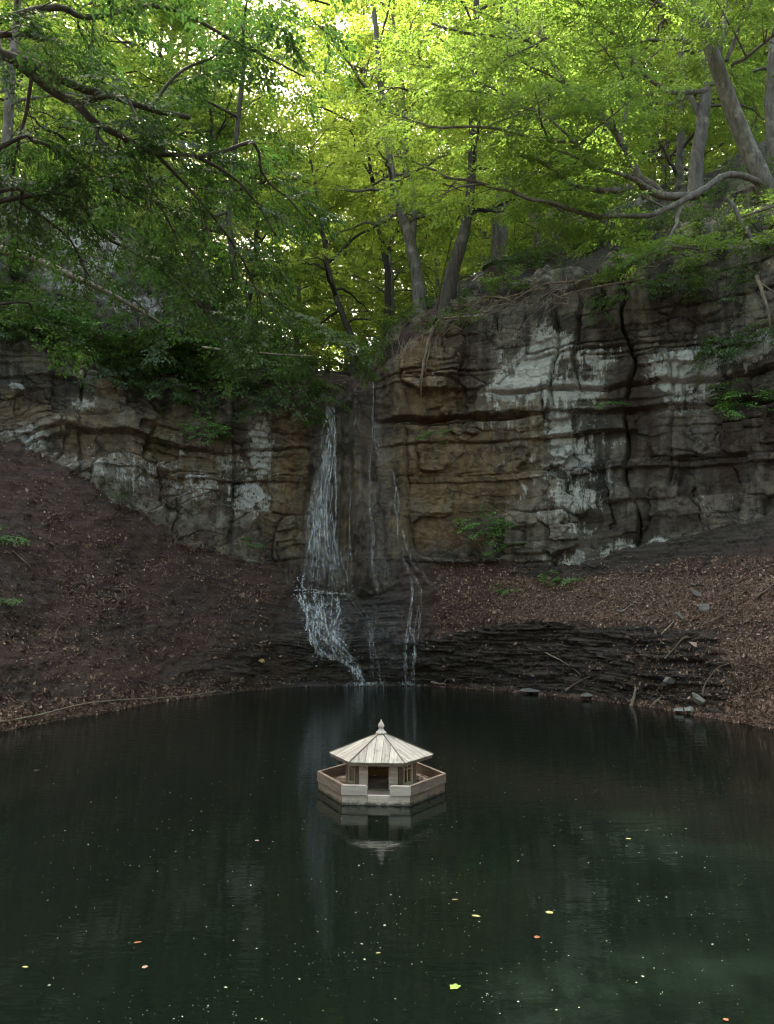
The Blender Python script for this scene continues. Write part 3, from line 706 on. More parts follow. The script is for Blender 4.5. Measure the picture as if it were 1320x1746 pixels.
def sprays_to_leaves(rng, pos, dirs, scale, tm=None, droop=0.0, upj=0.2):
    tm = tm or TMPL
    pos, dirs, scale = np.asarray(pos), norm(dirs), np.asarray(scale)
    upv = norm(np.array([0, 0, 1.0]) + rng.normal(0, upj, pos.shape))
    sd = norm(np.cross(upv, dirs)); nn = np.cross(dirs, sd)
    R = np.stack([dirs, sd, nn], -1)                  # columns
    which = rng.randint(0, len(tm), len(pos))
    bs, ds, ns, ss, vs = [], [], [], [], []
    pv = np.clip(rng.normal(.5, .2, len(pos)), 0, 1)
    for k_, (tb, td, tn, ts) in enumerate(tm):
        m = which == k_
        if not m.any(): continue
        r = R[m]; sc = scale[m][:, None, None]
        bs.append((pos[m][:, None] + np.einsum('sij,lj->sli', r, tb) * sc).reshape(-1, 3))
        ds.append(np.einsum('sij,lj->sli', r, td).reshape(-1, 3)); ns.append(np.einsum('sij,lj->sli', r, tn).reshape(-1, 3))
        ss.append((np.broadcast_to(ts, (m.sum(), len(ts))) * scale[m][:, None]).reshape(-1))
        vs.append(np.clip(pv[m][:, None] + rng.normal(0, .16, (m.sum(), len(ts))), 0, 1).reshape(-1))
    b, d, n, s, v = map(np.concatenate, (bs, ds, ns, ss, vs))
    d = norm(d + rng.normal(0, .15, d.shape) + np.array([0, 0, -droop]))
    return b, d, n, s, v

class Plant:
    """grows limbs, twigs and leaf sprays; builds one woody mesh and one foliage mesh"""
    def __init__(s, seed): s.rng = np.random.RandomState(seed); s.tb = TB(); s.p = []; s.d = []; s.s = []
    def limb(s, pts, r0, r1, sides=8, jit=0.0):
        pts = smooth_path(pts, None, jit, s.rng)
        t = np.linspace(0, 1, len(pts))
        s.tb.tube(pts, r0 * (1 - t) ** 1.0 + r1 * t, sides, rough=0.05, rng=s.rng)
        return pts
    def twigs(s, pts, n, length, t0=0.25, r=0.012, nspray=4, spray=0.62, droop=0.12, flat=0.2, ang=(0.5, 1.15), bias=None, sub=True):
        rng = s.rng; pts = np.asarray(pts); tg = norm(np.gradient(pts, axis=0))
        for i in range(n):
            t = t0 + (1 - t0) * (i + rng.uniform(.2, .8)) / n
            k_ = min(int(t * (len(pts) - 1)), len(pts) - 2); f_ = t * (len(pts) - 1) - k_
            o = pts[k_] * (1 - f_) + pts[k_ + 1] * f_; g = tg[k_]
            h = norm(np.array([g[0], g[1], g[2] * .4]) + 1e-6)
            a = rng.uniform(*ang) * (1 if i % 2 else -1)
            dv = np.array([h[0] * math.cos(a) - h[1] * math.sin(a), h[0] * math.sin(a) + h[1] * math.cos(a), h[2] + rng.normal(.05, flat)])
            if bias is not None: dv = dv + bias
            dv = norm(dv); ln = length * rng.uniform(.6, 1.2) * (1.15 - 0.5 * t)
            q = np.linspace(0, 1, 6)[:, None]
            path = o + dv * ln * q + np.array([0, 0, -droop * ln]) * q ** 2 + gsm(rng.normal(0, .035 * ln, (6, 3)), .8) * q
            s.tb.tube(path, np.linspace(r, r * .3, 6) * (0.6 + 0.4 * ln / length), 4)
            tgp = norm(np.gradient(path, axis=0))
            for j in range(nspray):
                u = 0.18 + 0.82 * (j + rng.uniform(.3, .9)) / nspray
                kk = min(int(u * 5), 4); pp = path[kk] + (path[kk + 1] - path[kk]) * (u * 5 - kk)
                sa = rng.uniform(.3, 1.0) * (1 if j % 2 else -1) * (0 if j == nspray - 1 else 1); gg = tgp[kk]
                dd = np.array([gg[0] * math.cos(sa) - gg[1] * math.sin(sa), gg[0] * math.sin(sa) + gg[1] * math.cos(sa), gg[2] * .6 - droop * .6 + rng.normal(0, .16)])
                s.p.append(pp); s.d.append(dd); s.s.append(spray * rng.uniform(.7, 1.25))
    def wood_obj(s, name, mat, parent): return s.tb.build(name, mat, parent)
    def leaf_obj(s, name, mat, parent, tm=None, droop=0.05, wid=0.30, upj=0.2):
        b, d, n, z, v = sprays_to_leaves(s.rng, np.array(s.p), np.array(s.d), np.array(s.s), tm, droop, upj)
        return link(name, leaf_mesh(b, d, n, z, v, name, wid), mat, parent)

def copy_tree(o, parent=None):
    c = o.copy(); COL.objects.link(c); c.parent = parent
    for ch in [x for x in bpy.data.objects if x.parent == o]: copy_tree(ch, c)
    return c

# ------------------------------------------------------------------ duck house on its floating platform
class WB:
    """boards: prisms with UVs along the grain, gathered into one mesh per part"""
    def __init__(s): s.v = []; s.f = []; s.uv = []; s.var = []
    def prism(s, poly, ext, grain, var=None):
        poly = [Vector(p) for p in poly]; ext = Vector(ext); g = Vector(grain).normalized()
        n = len(poly); b = len(s.v); v = random.random() if var is None else var
        nrm_ = (poly[1] - poly[0]).cross(poly[2] - poly[0])
        if nrm_.dot(ext) > 0: poly = poly[::-1]
        pts = poly + [p + ext for p in poly]
        s.v += [tuple(p) for p in pts]; s.var += [v] * (2 * n)
        fs = [tuple(range(n)), tuple(range(2 * n - 1, n - 1, -1))] + [((i + 1) % n, i, n + i, n + (i + 1) % n) for i in range(n)]
        for f_ in fs:
            s.f.append(tuple(b + i for i in f_))
            a, c, d = pts[f_[0]], pts[f_[1]], pts[f_[2]]
            nn = (c - a).cross(d - a); nn = nn.normalized() if nn.length > 1e-9 else Vector((0, 0, 1))
            cr = nn.cross(g)
            cr = cr.normalized() if cr.length > 1e-3 else g.orthogonal().normalized()
            for i in f_: s.uv.append((pts[i].dot(g), pts[i].dot(cr)))
    def build(s, name, mat, parent):
        me = bpy.data.meshes.new(name); me.from_pydata(s.v, [], s.f)
        u = me.uv_layers.new(name="UVMap")
        u.data.foreach_set("uv", np.array(s.uv, np.float32).ravel())
        a = me.attributes.new("var", 'FLOAT', 'POINT'); a.data.foreach_set("value", np.array(s.var, np.float32))
        return link(name, me, mat, parent)

random.seed(5)
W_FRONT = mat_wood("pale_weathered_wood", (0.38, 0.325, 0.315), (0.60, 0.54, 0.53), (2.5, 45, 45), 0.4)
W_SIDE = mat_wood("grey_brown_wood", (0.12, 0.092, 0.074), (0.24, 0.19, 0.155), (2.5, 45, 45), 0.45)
W_ROOF = mat_wood("silvery_roof_wood", (0.24, 0.225, 0.205), (0.47, 0.445, 0.415), (2.0, 40, 40), 0.6)
W_DECK = mat_wood("deck_wood", (0.15, 0.115, 0.095), (0.27, 0.22, 0.19), (2.5, 45, 45), 0.5)
W_IN = mat_wood("brown_inner_wood", (0.34, 0.20, 0.085), (0.50, 0.33, 0.16), (2.5, 45, 45), 0.25)
W_FRAME = mat_wood("window_frame_wood", (0.30, 0.235, 0.175), (0.44, 0.36, 0.28), (2.5, 45, 45), 0.2)
W_STRIP = mat_wood("dark_ridge_wood", (0.12, 0.095, 0.08), (0.22, 0.18, 0.155), (2.5, 45, 45), 0.3)
def hexv(R, z=0.0): return [Vector((R * math.cos(math.radians(a)), R * math.sin(math.radians(a)), z)) for a in (-120, -60, 0, 60, 120, 180)]
DH_Y = 9.50
dh_c = P(650, 1300, DH_Y)
duck = empty("duck_house", (dh_c[0], DH_Y, 0.0), math.radians(-4.6))
tag(duck, "small hexagonal wooden duck house floating on a boarded raft in the pond", "duck house")
UPZ = Vector((0, 0, 1))
def ring_board(a, b, a2, b2, z0, z1, name, mat, t0=0.0, t1=1.0, var=None, round_end=None):
    w = WB()
    A0, B0, A1, B1 = a.lerp(b, t0), a.lerp(b, t1), a2.lerp(b2, t0), a2.lerp(b2, t1)
    if 0 < t0: A1 = A0 + (a2 + b2 - a - b).normalized() * 0.036
    if t1 < 1: B1 = B0 + (a2 + b2 - a - b).normalized() * 0.036
    if round_end is None:
        w.prism([A0 + UPZ * z0, B0 + UPZ * z0, B1 + UPZ * z0, A1 + UPZ * z0], (0, 0, z1 - z0), b - a, var)
    else:                                     # front board with one rounded upper corner
        inn = (a2 + b2 - a - b).normalized() * 0.036; g = (b - a).normalized(); r = 0.028
        pr = [A0 + UPZ * z0, B0 + UPZ * z0]
        if round_end == 'b':
            pr += [B0 - g * r + UPZ * (z1 - r) + g * r * math.cos(q) + UPZ * r * math.sin(q) for q in np.linspace(0, math.pi / 2, 6)] + [A0 + UPZ * z1]
        else:
            pr += [B0 + UPZ * z1] + [A0 + g * r + UPZ * (z1 - r) + g * r * math.cos(q) + UPZ * r * math.sin(q) for q in np.linspace(math.pi / 2, math.pi, 6)]
        w.prism(pr, inn, g, var)
    return w.build(name, mat, duck)
RL, RU, TH = 0.757, 0.775, 0.036 / math.cos(math.radians(30))
lo, lo2, upv_, upv2 = hexv(RL), hexv(RL - TH), hexv(RU), hexv(RU - TH)
for i in range(6):
    j = (i + 1) % 6
    if i == 0:
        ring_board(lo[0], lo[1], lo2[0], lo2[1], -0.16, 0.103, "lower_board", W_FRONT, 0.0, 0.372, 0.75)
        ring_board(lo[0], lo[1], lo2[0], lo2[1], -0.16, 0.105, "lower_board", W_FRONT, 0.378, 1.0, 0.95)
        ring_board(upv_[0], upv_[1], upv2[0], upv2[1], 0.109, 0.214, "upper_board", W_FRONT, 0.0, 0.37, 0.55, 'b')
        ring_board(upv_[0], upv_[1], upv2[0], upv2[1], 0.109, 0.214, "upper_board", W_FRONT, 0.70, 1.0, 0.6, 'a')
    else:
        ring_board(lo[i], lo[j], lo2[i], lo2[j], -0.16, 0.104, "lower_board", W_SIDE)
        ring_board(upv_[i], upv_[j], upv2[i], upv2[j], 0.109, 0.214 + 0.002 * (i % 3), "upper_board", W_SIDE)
def clip_strip(poly, ax, lo_, hi_):
    """clip a convex polygon to lo<=p.ax<=hi"""
    for s_, c_ in ((1, lo_), (-1, -hi_)):
        out = []
        for q in range(len(poly)):
            p, n_ = poly[q], poly[(q + 1) % len(poly)]
            dp, dn = s_ * p.dot(ax) - c_, s_ * n_.dot(ax) - c_
            if dp >= 0: out.append(p)
            if dp * dn < 0: out.append(p.lerp(n_, dp / (dp - dn)))
        poly = out
        if len(poly) < 3: return None
    return poly
w = WB(); hd = hexv(RL - TH - 0.004, 0.098)
for q in np.arange(-0.7, 0.7, 0.1):
    pl = clip_strip(hd, Vector((0, 1, 0)), q + 0.003, q + 0.097)
    if pl: w.prism(pl, (0, 0, -0.024), (1, 0, 0))
w.build("deck", W_DECK, duck)
hv = hexv(0.43)
Z0, Z1 = 0.101, 0.452
def wall_piece(w, a, b, z0, z1, th=0.022, var=None, grain=None):
    n_ = Vector((-(b - a).y, (b - a).x, 0)).normalized()
    if n_.dot((a + b) / 2) > 0: n_ = -n_
    w.prism([a + UPZ * z0, b + UPZ * z0, b + UPZ * z1, a + UPZ * z1], n_ * th, grain or (b - a), var)
for i in (2, 3, 4):                         # closed rear walls of lying planks
    w = WB(); a, b = hv[i], hv[(i + 1) % 6]; g = (b - a).normalized()
    for q in range(4):
        z0 = Z0 + q * (Z1 - Z0) / 4
        wall_piece(w, a + g * .014, b - g * .014, z0 + .002, z0 + (Z1 - Z0) / 4 - .002)
    w.build("wall", W_IN, duck)
for i in (1, 5):                            # side walls: dark open gap, window, plank
    a, b = hv[i], hv[(i + 1) % 6]
    if i == 5: a, b = hv[0], hv[5]          # always from the front corner backwards
    g = (b - a).normalized()
    w = WB(); wall_piece(w, a + g * .33, b - g * .014, Z0, Z1, var=.4, grain=UPZ)
    w.build("wall", W_SIDE, duck)
    w = WB(); wall_piece(w, a + g * .025, a + g * .10, Z0, Z1, var=.0, grain=UPZ)
    w.build("corner_board", W_SIDE, duck)
    o_ = Vector(((g.y), -(g.x), 0)).normalized()
    if o_.dot((a + b) / 2) < 0: o_ = -o_
    fr = WB(); ao = a + o_ * 0.012
    for (u0, u1, z0, z1) in ((.115, .150, Z0 + .012, Z1 - .02), (.285, .320, Z0 + .012, Z1 - .02)):
        wall_piece(fr, ao + g * u0, ao + g * u1, z0, z1, .028, grain=UPZ)
    for (z0, z1) in ((Z0 + .012, Z0 + .050), (Z1 - .05, Z1 - .02)):
        wall_piece(fr, ao + g * .1505, ao + g * .2845, z0, z1, .026)
    wd = fr.build("window", W_FRAME, duck)
    br = WB(); aw = a + o_ * .006
    wall_piece(br, aw + g * .206, aw + g * .226, Z0 + .051, Z1 - .051, .014, grain=UPZ)
    wall_piece(br, aw + g * .1505, aw + g * .2055, Z0 + .19, Z0 + .208, .012); wall_piece(br, aw + g * .2265, aw + g * .2845, Z0 + .19, Z0 + .208, .012)
    br.build("glazing_bar", W_FRAME, wd)
for s_ in (-1, 1):
    w = WB(); x0, x1 = sorted((s_ * 0.222, s_ * 0.120))
    y_ = -0.376
    for q in range(4):                      # post of short stacked boards
        z0 = Z0 + q * (Z1 - Z0) / 4
        w.prism([(x0, y_, z0 + .001), (x1, y_, z0 + .001), (x1, y_, z0 + (Z1 - Z0) / 4 - .001), (x0, y_, z0 + (Z1 - Z0) / 4 - .001)], (0, .03, 0), (1, 0, 0), .35 + .15 * random.random())
    w.build("door_post", W_FRONT, duck)
re_ = hexv(0.63, 0.435); apex = Vector((0, 0, 0.688))
for i in range(6):
    a, b = re_[i], re_[(i + 1) % 6]; g = (b - a).normalized()
    nrm_ = g.cross(apex - a).normalized()
    if nrm_.z < 0: nrm_ = -nrm_
    c_ = (a + b + apex) / 3
    tri = [p.lerp(c_, 0.012) for p in (a, b, apex)]
    w = WB(); L_ = (b - a).length; s0 = a.dot(g); nb_ = 7
    cuts = np.linspace(0, L_, nb_ + 1)
    for q in range(nb_):
        pl = clip_strip(tri, g, s0 + cuts[q] + .0022, s0 + cuts[q + 1] - .0022)
        if pl: w.prism([p + nrm_ * random.uniform(-.0015, .0015) for p in pl], -nrm_ * 0.016, apex - (a + b) / 2, random.uniform(.2, 1))
    w.build("roof_panel", W_ROOF, duck)
    w = WB(); e0, e1 = a + UPZ * -.006, b + UPZ * -.006; inn = Vector((-(a + b).x, -(a + b).y, 0)).normalized()
    e0 = e0 + inn * .014; e1 = e1 + inn * .014
    w.prism([e0 + g * .012 - UPZ * .012, e1 - g * .012 - UPZ * .012, e1 - g * .012 - UPZ * .034, e0 + g * .012 - UPZ * .034], inn * .016, g, .5)
    w.build("eave_board", W_SIDE, duck)
    w = WB(); out_ = Vector((a.x, a.y, 0)).normalized(); sd_ = Vector((-out_.y, out_.x, 0)); q0, q1 = a * 1.0 + UPZ * .004, apex + UPZ * .004
    w.prism([q0 - sd_ * .006, q0 + sd_ * .006, q1 + sd_ * .002, q1 - sd_ * .002], (0, 0, .007), q1 - q0, .5)
    w.build("ridge_strip", W_STRIP, duck)
prof = [(.064, .672), (.064, .684), (.056, .690), (.040, .704), (.030, .722), (.024, .734), (.034, .742), (.039, .756), (.036, .772), (.024, .792), (.012, .812), (.005, .830), (.001, .838)]
sg = 20
V = [(r * math.cos(2 * math.pi * q / sg), r * math.sin(2 * math.pi * q / sg), z) for r, z in prof for q in range(sg)]
Q = [(i * sg + q, i * sg + (q + 1) % sg, (i + 1) * sg + (q + 1) % sg, (i + 1) * sg + q) for i in range(len(prof) - 1) for q in range(sg)]
me = mesh_np("finial", V, Q, True, {"var": np.full(len(V), .6)})
uv = me.uv_layers.new(name="UVMap"); uv.data.foreach_set("uv", np.array([(V[i][2], math.atan2(V[i][1], V[i][0]) * .03) for f_ in Q for i in f_], np.float32).ravel())
link("finial", me, W_FRONT, duck)

# ------------------------------------------------------------------ the waterfall
def stream_path(pix, out, n=40, jit=0.0, rng=None):
    pp = smooth_path([(x, y, 0) for x, y in pix], n)
    p, nn, _ = surf(pp[:, 0], pp[:, 1])
    # water keeps off the hollows: smooth towards the viewer's side of the rock
    sm = gsm(p, 2.5); nh = norm(nn * np.array([1, 1, .3]))
    q = sm + gsm(nh, 2.0) * out
    d = ((p + nh * out * .5 - q) * nh).sum(1, keepdims=True)
    q = q + nh * np.maximum(d, 0)
    if jit: q = q + rng.normal(0, jit, q.shape)
    return q
rw = np.random.RandomState(21)
wf_root = empty("waterfall", (float(P(560, 1000, 21.2)[0]), 20.8, 0))
tag(wf_root, "main white waterfall dropping behind the hanging leaves and fanning over a ledge into the pond", "waterfall")
def add_stream(tb, pix, r0, r1, n=40, out=.06, jit=.006, var=1.0):
    p = stream_path(pix, out, n, jit, rw) - np.array([wf_root.location.x, wf_root.location.y, 0]) * tb.rel
    tb.tube(p, np.linspace(r0, r1, n) * np.clip(rw.normal(1, .35, n), .25, 1.9), 5, var, cap=False)
tb = TB(); tb.rel = 1
for i in range(30):
    u = (i + rw.uniform(0, 1)) / 30; c_ = 1 - 1.0 * abs(u - .58)
    y0 = 690 + rw.uniform(-5, 60) * (rw.rand() < .5); y1 = rw.uniform(900, 1008)
    x_ = lambda y: np.interp(y, [680, 780, 850, 930, 1008], [554 + 14 * u, 542 + 26 * u, 528 + 42 * u, 511 + 66 * u, 500 + 96 * u])
    ys_ = np.linspace(y0, y1, 9)
    add_stream(tb, [(x_(y) + rw.normal(0, 1.6), y) for y in ys_], .004 + .005 * rw.rand(), .005 + .009 * rw.rand(), 60, .07, .008, (0.35 + .8 * rw.rand()) * min(1, c_ + .15))
for a in ([(500, 1008), (530, 1006), (560, 1011), (605, 1016)], [(512, 1010), (540, 1012), (575, 1012)], [(520, 975), (515, 990), (510, 1008)], [(505, 985), (512, 1000), (525, 1008)]):
    add_stream(tb, a, .014, .012, 40, .06, .012)
tb.build("falling_stream", M['fall'], wf_root)
tb = TB(); tb.rel = 1
CAS = [[(515, 1010), (522, 1040), (530, 1075), (536, 1105), (552, 1118), (575, 1122), (600, 1138), (613, 1155), (624, 1169)],
       [(545, 1012), (550, 1045), (556, 1075), (573, 1095), (585, 1110), (590, 1124)], [(530, 1012), (545, 1050), (541, 1085), (540, 1118)],
       [(568, 1014), (570, 1050), (562, 1075), (576, 1104), (578, 1122)], [(520, 1030), (533, 1040), (546, 1042), (552, 1062)],
       [(560, 1030), (545, 1038), (537, 1060), (532, 1095)], [(575, 1060), (572, 1085), (584, 1108)], [(590, 1122), (598, 1145), (612, 1160), (622, 1168)],
       [(586, 1110), (604, 1132), (618, 1158), (623, 1169)], [(508, 1012), (514, 1032), (524, 1050), (520, 1075)], [(553, 1088), (566, 1108), (566, 1122)], [(528, 1082), (536, 1100), (550, 1112), (560, 1120)]]
for a in CAS:
    for q in range(5):
        add_stream(tb, [(x + rw.normal(0, 4.0), y + rw.normal(0, 1.5)) for x, y in a], rw.uniform(.006, .018), rw.uniform(.006, .015), 50, .05, .012, rw.uniform(.6, 1.2))
tb.build("cascade", M['fall'], wf_root)
def veil(pl, pr, nu, nv, out, var):
    L_ = stream_path(pl, out, nv); R_ = stream_path(pr, out, nv)
    V = []; va = []
    for i in range(nv):
        for j in range(nu):
            u = j / (nu - 1); V.append(L_[i] * (1 - u) + R_[i] * u + np.array([0, -.10 * math.sin(math.pi * u), 0])); va.append(var * math.sin(math.pi * u) ** .7 * min(1, 3 * i / nv, 6 * (nv - 1 - i) / nv + .2))
    V = np.array(V); i_ = np.arange(nu * nv).reshape(nv, nu)
    q = np.stack([i_[:-1, :-1], i_[:-1, 1:], i_[1:, 1:], i_[1:, :-1]], -1).reshape(-1, 4)
    return V, q, np.array(va)
V, q, va = veil([(552, 685), (540, 790), (522, 900), (502, 1005)], [(570, 685), (568, 790), (572, 900), (590, 1005)], 12, 60, .10, 1.0)
link("veil", mesh_np("veil", V - np.array([wf_root.location.x, wf_root.location.y, 0]), q, True, {"var": va}), M['veil'], wf_root)
V, q, va = veil([(500, 1010), (510, 1060), (530, 1110), (545, 1120)], [(600, 1015), (600, 1060), (600, 1110), (605, 1130)], 14, 40, .05, .8)
link("veil", mesh_np("veil", V - np.array([wf_root.location.x, wf_root.location.y, 0]), q, True, {"var": va}), M['veil'], wf_root)
V, q, va = veil([(585, 700), (582, 800), (590, 900), (596, 1010)], [(650, 680), (668, 800), (690, 900), (705, 1005)], 16, 50, .06, .20)
link("veil", mesh_np("veil", V - np.array([wf_root.location.x, wf_root.location.y, 0]), q, True, {"var": va}), M['veil'], wf_root)
V, q, va = veil([(600, 1015), (605, 1080), (620, 1168)], [(706, 1005), (712, 1080), (710, 1168)], 16, 40, .05, .20)
link("veil", mesh_np("veil", V - np.array([wf_root.location.x, wf_root.location.y, 0]), q, True, {"var": va}), M['veil'], wf_root)
# drops and splashes where the water strikes the ledges and the pond
dp = []
for cx_, cy_, sx_, sy_, n_ in ((545, 1004, 30, 7, 260), (520, 985, 12, 14, 90), (560, 1120, 24, 6, 160), (545, 1060, 26, 40, 240), (600, 1145, 16, 14, 120), (622, 1168, 16, 2.5, 380), (697, 1167, 9, 2.5, 160), (650, 1166, 7, 3, 40), (545, 900, 22, 60, 140)):
    pq, nq, _ = surf(rw.normal(cx_, sx_, n_), rw.normal(cy_, sy_, n_)); nh = norm(nq * np.array([1, 1, .3])); dp.append(pq + nh * rw.uniform(.03, .16, (n_, 1)))
dp = np.concatenate(dp); dp[:, 2] = np.maximum(dp[:, 2], .01); m = len(dp)
OC = np.array([(1, 0, 0), (-1, 0, 0), (0, 1, 0), (0, -1, 0), (0, 0, 1.5), (0, 0, -1.5)], float); OF = np.array([(0, 2, 4), (2, 1, 4), (1, 3, 4), (3, 0, 4), (2, 0, 5), (1, 2, 5), (3, 1, 5), (0, 3, 5)])
V = (dp[:, None] + OC[None] * np.exp(rw.normal(-4.9, .4, m))[:, None, None]).reshape(-1, 3) - np.array([wf_root.location.x, wf_root.location.y, 0])
q = (OF[None] + 6 * np.arange(m)[:, None, None]).reshape(-1, 3)
tag(link("spray_drops", mesh_np("spray_drops", V, q, True, {"var": np.repeat(rw.uniform(.6, 1.5, m), 6)}), M['fall'], wf_root), kind='stuff')
def trickle(label, paths, r):
    tb = TB(); tb.rel = 0
    for a, v_, n_ in paths:
        for q_ in range(n_):
            add_stream(tb, [(x + rw.normal(0, 3.0), y) for x, y in a], r * rw.uniform(.6, 1.2), r, 60, .05, .008, v_ * rw.uniform(.5, 1))
    o = tb.build("waterfall", M['fall'], None)
    return tag(o, label, "waterfall", "thin trickles beside the main fall")
trickle("thin bright trickle running down the right side of the wet recess", [([(636, 650), (646, 720), (660, 795)], .45, 4), ([(660, 800), (673, 825), (679, 860), (678, 890)], 1, 3), ([(676, 890), (684, 940), (694, 968)], .4, 4), ([(690, 960), (704, 990), (703, 1030)], .5, 3), ([(704, 1000), (698, 1060), (692, 1110), (690, 1140)], .7, 6), ([(690, 1140), (692, 1155), (697, 1168)], 1., 4), ([(703, 1070), (706, 1110), (702, 1166)], .7, 5), ([(700, 975), (716, 1010), (712, 1080), (706, 1140)], .5, 4), ([(686, 900), (700, 950), (722, 985), (735, 1000)], .35, 4)], .010)
trickle("faint trickle down the middle of the recess between the two brighter streams", [([(632, 700), (630, 800), (637, 850), (633, 900), (637, 960), (648, 1018)], .42, 4), ([(630, 1050), (636, 1100), (642, 1135), (650, 1166)], .6, 3), ([(592, 780), (594, 900), (592, 1012)], .5, 2), ([(600, 1020), (625, 1060), (635, 1110), (640, 1160)], .35, 3)], .008)

# ------------------------------------------------------------------ trees
def rebase(objs, base):
    """move the meshes of freshly built parts so that their thing sits at its base"""
    for o in objs:
        o.data.transform(Matrix.Translation(-Vector(base)))
def finish_tree(pl, base, label, mats, name="tree", group=None, tm=None, droop=.05, cat="tree", names=("trunk", "crown")):
    root = empty(name, tuple(base))
    a = pl.wood_obj(names[0], mats[0], root)
    parts = [a]
    if pl.p: parts.append(pl.leaf_obj(names[1], mats[1], root, tm, droop))
    rebase(parts, base)
    tag(root, label, cat, group)
    return root

def crown(pl, trunk, t0, n, length, rise=0.45, twigs=6, nspray=4, spray=.75, r=.05, droop=.15, az0=0.0, face=None):
    rng = pl.rng; trunk = np.asarray(trunk)
    for i in range(n):
        t = t0 + (1 - t0) * ((i + rng.uniform(.1, .9)) / n) ** .9
        kk = min(int(t * (len(trunk) - 1)), len(trunk) - 2); o = trunk[kk] + (trunk[kk + 1] - trunk[kk]) * (t * (len(trunk) - 1) - kk)
        az = az0 + i * 2.4 + rng.uniform(-.4, .4)
        if face is not None: az = face + rng.uniform(-1.5, 1.5)
        s_ = (t - t0) / (1 - t0 + 1e-6)
        ln = length * rng.uniform(.7, 1.15) * (0.55 + 0.9 * math.sin(math.pi * min(1, .25 + .72 * s_)))
        e0 = rise + .7 * s_ + rng.uniform(-.15, .2)
        q = np.linspace(0, 1, 5)[:, None]
        d = np.array([math.cos(az), math.sin(az), 0])
        path = o + d * ln * q + np.array([0, 0, 1]) * ln * (math.tan(min(e0, 1.2)) * q * .75 - .38 * q ** 2) + rng.normal(0, .05 * ln, (5, 3)) * q
        pts = pl.limb(path, r * (1.1 - .6 * s_) * ln / length, r * .18, 5, .02 * ln)
        pl.twigs(pts, twigs, ln * .42, .22, r * .28, nspray, spray, droop)

# --- slender forest trees, five shapes, copied through the wood
def forest_tree(seed, H, cb, R, n, lean):
    pl = Plant(seed); rng = pl.rng
    z = np.linspace(0, 1, 7)
    tr = np.stack([lean[0] * z ** 1.3 + gsm(rng.normal(0, .22, (7, 1)), .8)[:, 0] * z, lean[1] * z + gsm(rng.normal(0, .22, (7, 1)), .8)[:, 0] * z, z * H - .5], 1)
    tp = pl.limb(tr, .21, .03, 9, .03)
    crown(pl, tp, cb, n, R, .3, 6, 4, .80, .06)
    return pl
PROT = []
for i, (H, cb, R, n, lean) in enumerate([(15, .20, 2.7, 28, (.8, 0)), (17, .26, 2.9, 30, (-.9, .3)), (13, .12, 2.6, 28, (.3, -.8)), (18, .32, 3.1, 30, (1.4, .2)), (11, .08, 2.6, 26, (-.4, -.5))]):
    PROT.append(forest_tree(100 + i, H, cb, R, n, lean))
PROTO_DATA = []
for pl in PROT:
    b, d, n, z, v = sprays_to_leaves(pl.rng, np.array(pl.p), np.array(pl.d), np.array(pl.s), None, .05)
    PROTO_DATA.append((pl, leaf_mesh(b, d, n, z, v, "crown"), leaf_mesh(b, d, n, z, v, "crown")))
_wood_cache = {}
def place_forest(k_, x, y, s, rz, label, group, lit):
    pl, lf, ld = PROTO_DATA[k_]
    z = ground_z(x, y) - .15
    root = empty("tree", (x, y, z), rz); root.scale = (s, s, s * random.uniform(.92, 1.12))
    if k_ not in _wood_cache:
        o = pl.wood_obj("trunk", M['bark'], root); _wood_cache[k_] = o
    else:
        o = _wood_cache[k_].copy(); COL.objects.link(o); o.parent = root
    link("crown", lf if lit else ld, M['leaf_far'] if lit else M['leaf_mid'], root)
    tag(root, label, "tree", group)
    return root
random.seed(12); rf = np.random.RandomState(44)
FPOS = []
def far_ok(x, y, dmin): return all((x - a) ** 2 + (y - b) ** 2 > dmin ** 2 for a, b in FPOS)
G1, G2 = "sunlit trees deep in the wood", "trees closing the wood behind the cliff"
cnt = 0; tries = 0
while cnt < 40 and tries < 4000:
    tries += 1
    y = rf.uniform(27, 66); x = rf.uniform(-.66, .66) * y
    T_ = x / y
    if (-.24 < T_ < .12 and y < 45) or (T_ < -.2 and y < 37): continue
    if not far_ok(x, y, 3.0 + .03 * y): continue
    FPOS.append((x, y)); cnt += 1
    s = rf.uniform(.95, 1.25) * (1 + max(0, y - 30) * .012)
    place_forest(rf.randint(0, 5), x, y, s, rf.uniform(0, 6.28), "slender leafy tree standing far back in the wood above the cliff", G1, True)

for i, (T_, y_, s_) in enumerate([(-.11, 47, 1.45), (-.03, 51, 2.0), (.05, 45, 1.8), (-.18, 50, 1.35), (.0, 61, 2.3), (.12, 55, 2.3), (.2, 50, 2.0), (.28, 55, 2.2), (.35, 47, 1.9), (-.25, 56, 1.5), (.16, 42, 1.6), (-.34, 52, 2.1), (-.42, 47, 2.0), (-.48, 54, 2.2), (-.29, 62, 2.4), (-.125, 31, .72), (-.06, 34, .8), (.015, 31.5, .7), (.075, 34, .85)]):
    FPOS.append((T_ * y_, y_)); place_forest((0, 1, 3)[i % 3] if i < 15 else (4, 2)[i % 2], T_ * y_, y_, s_, i * 1.7, "slender leafy tree standing far back in the wood above the cliff", G1, True)

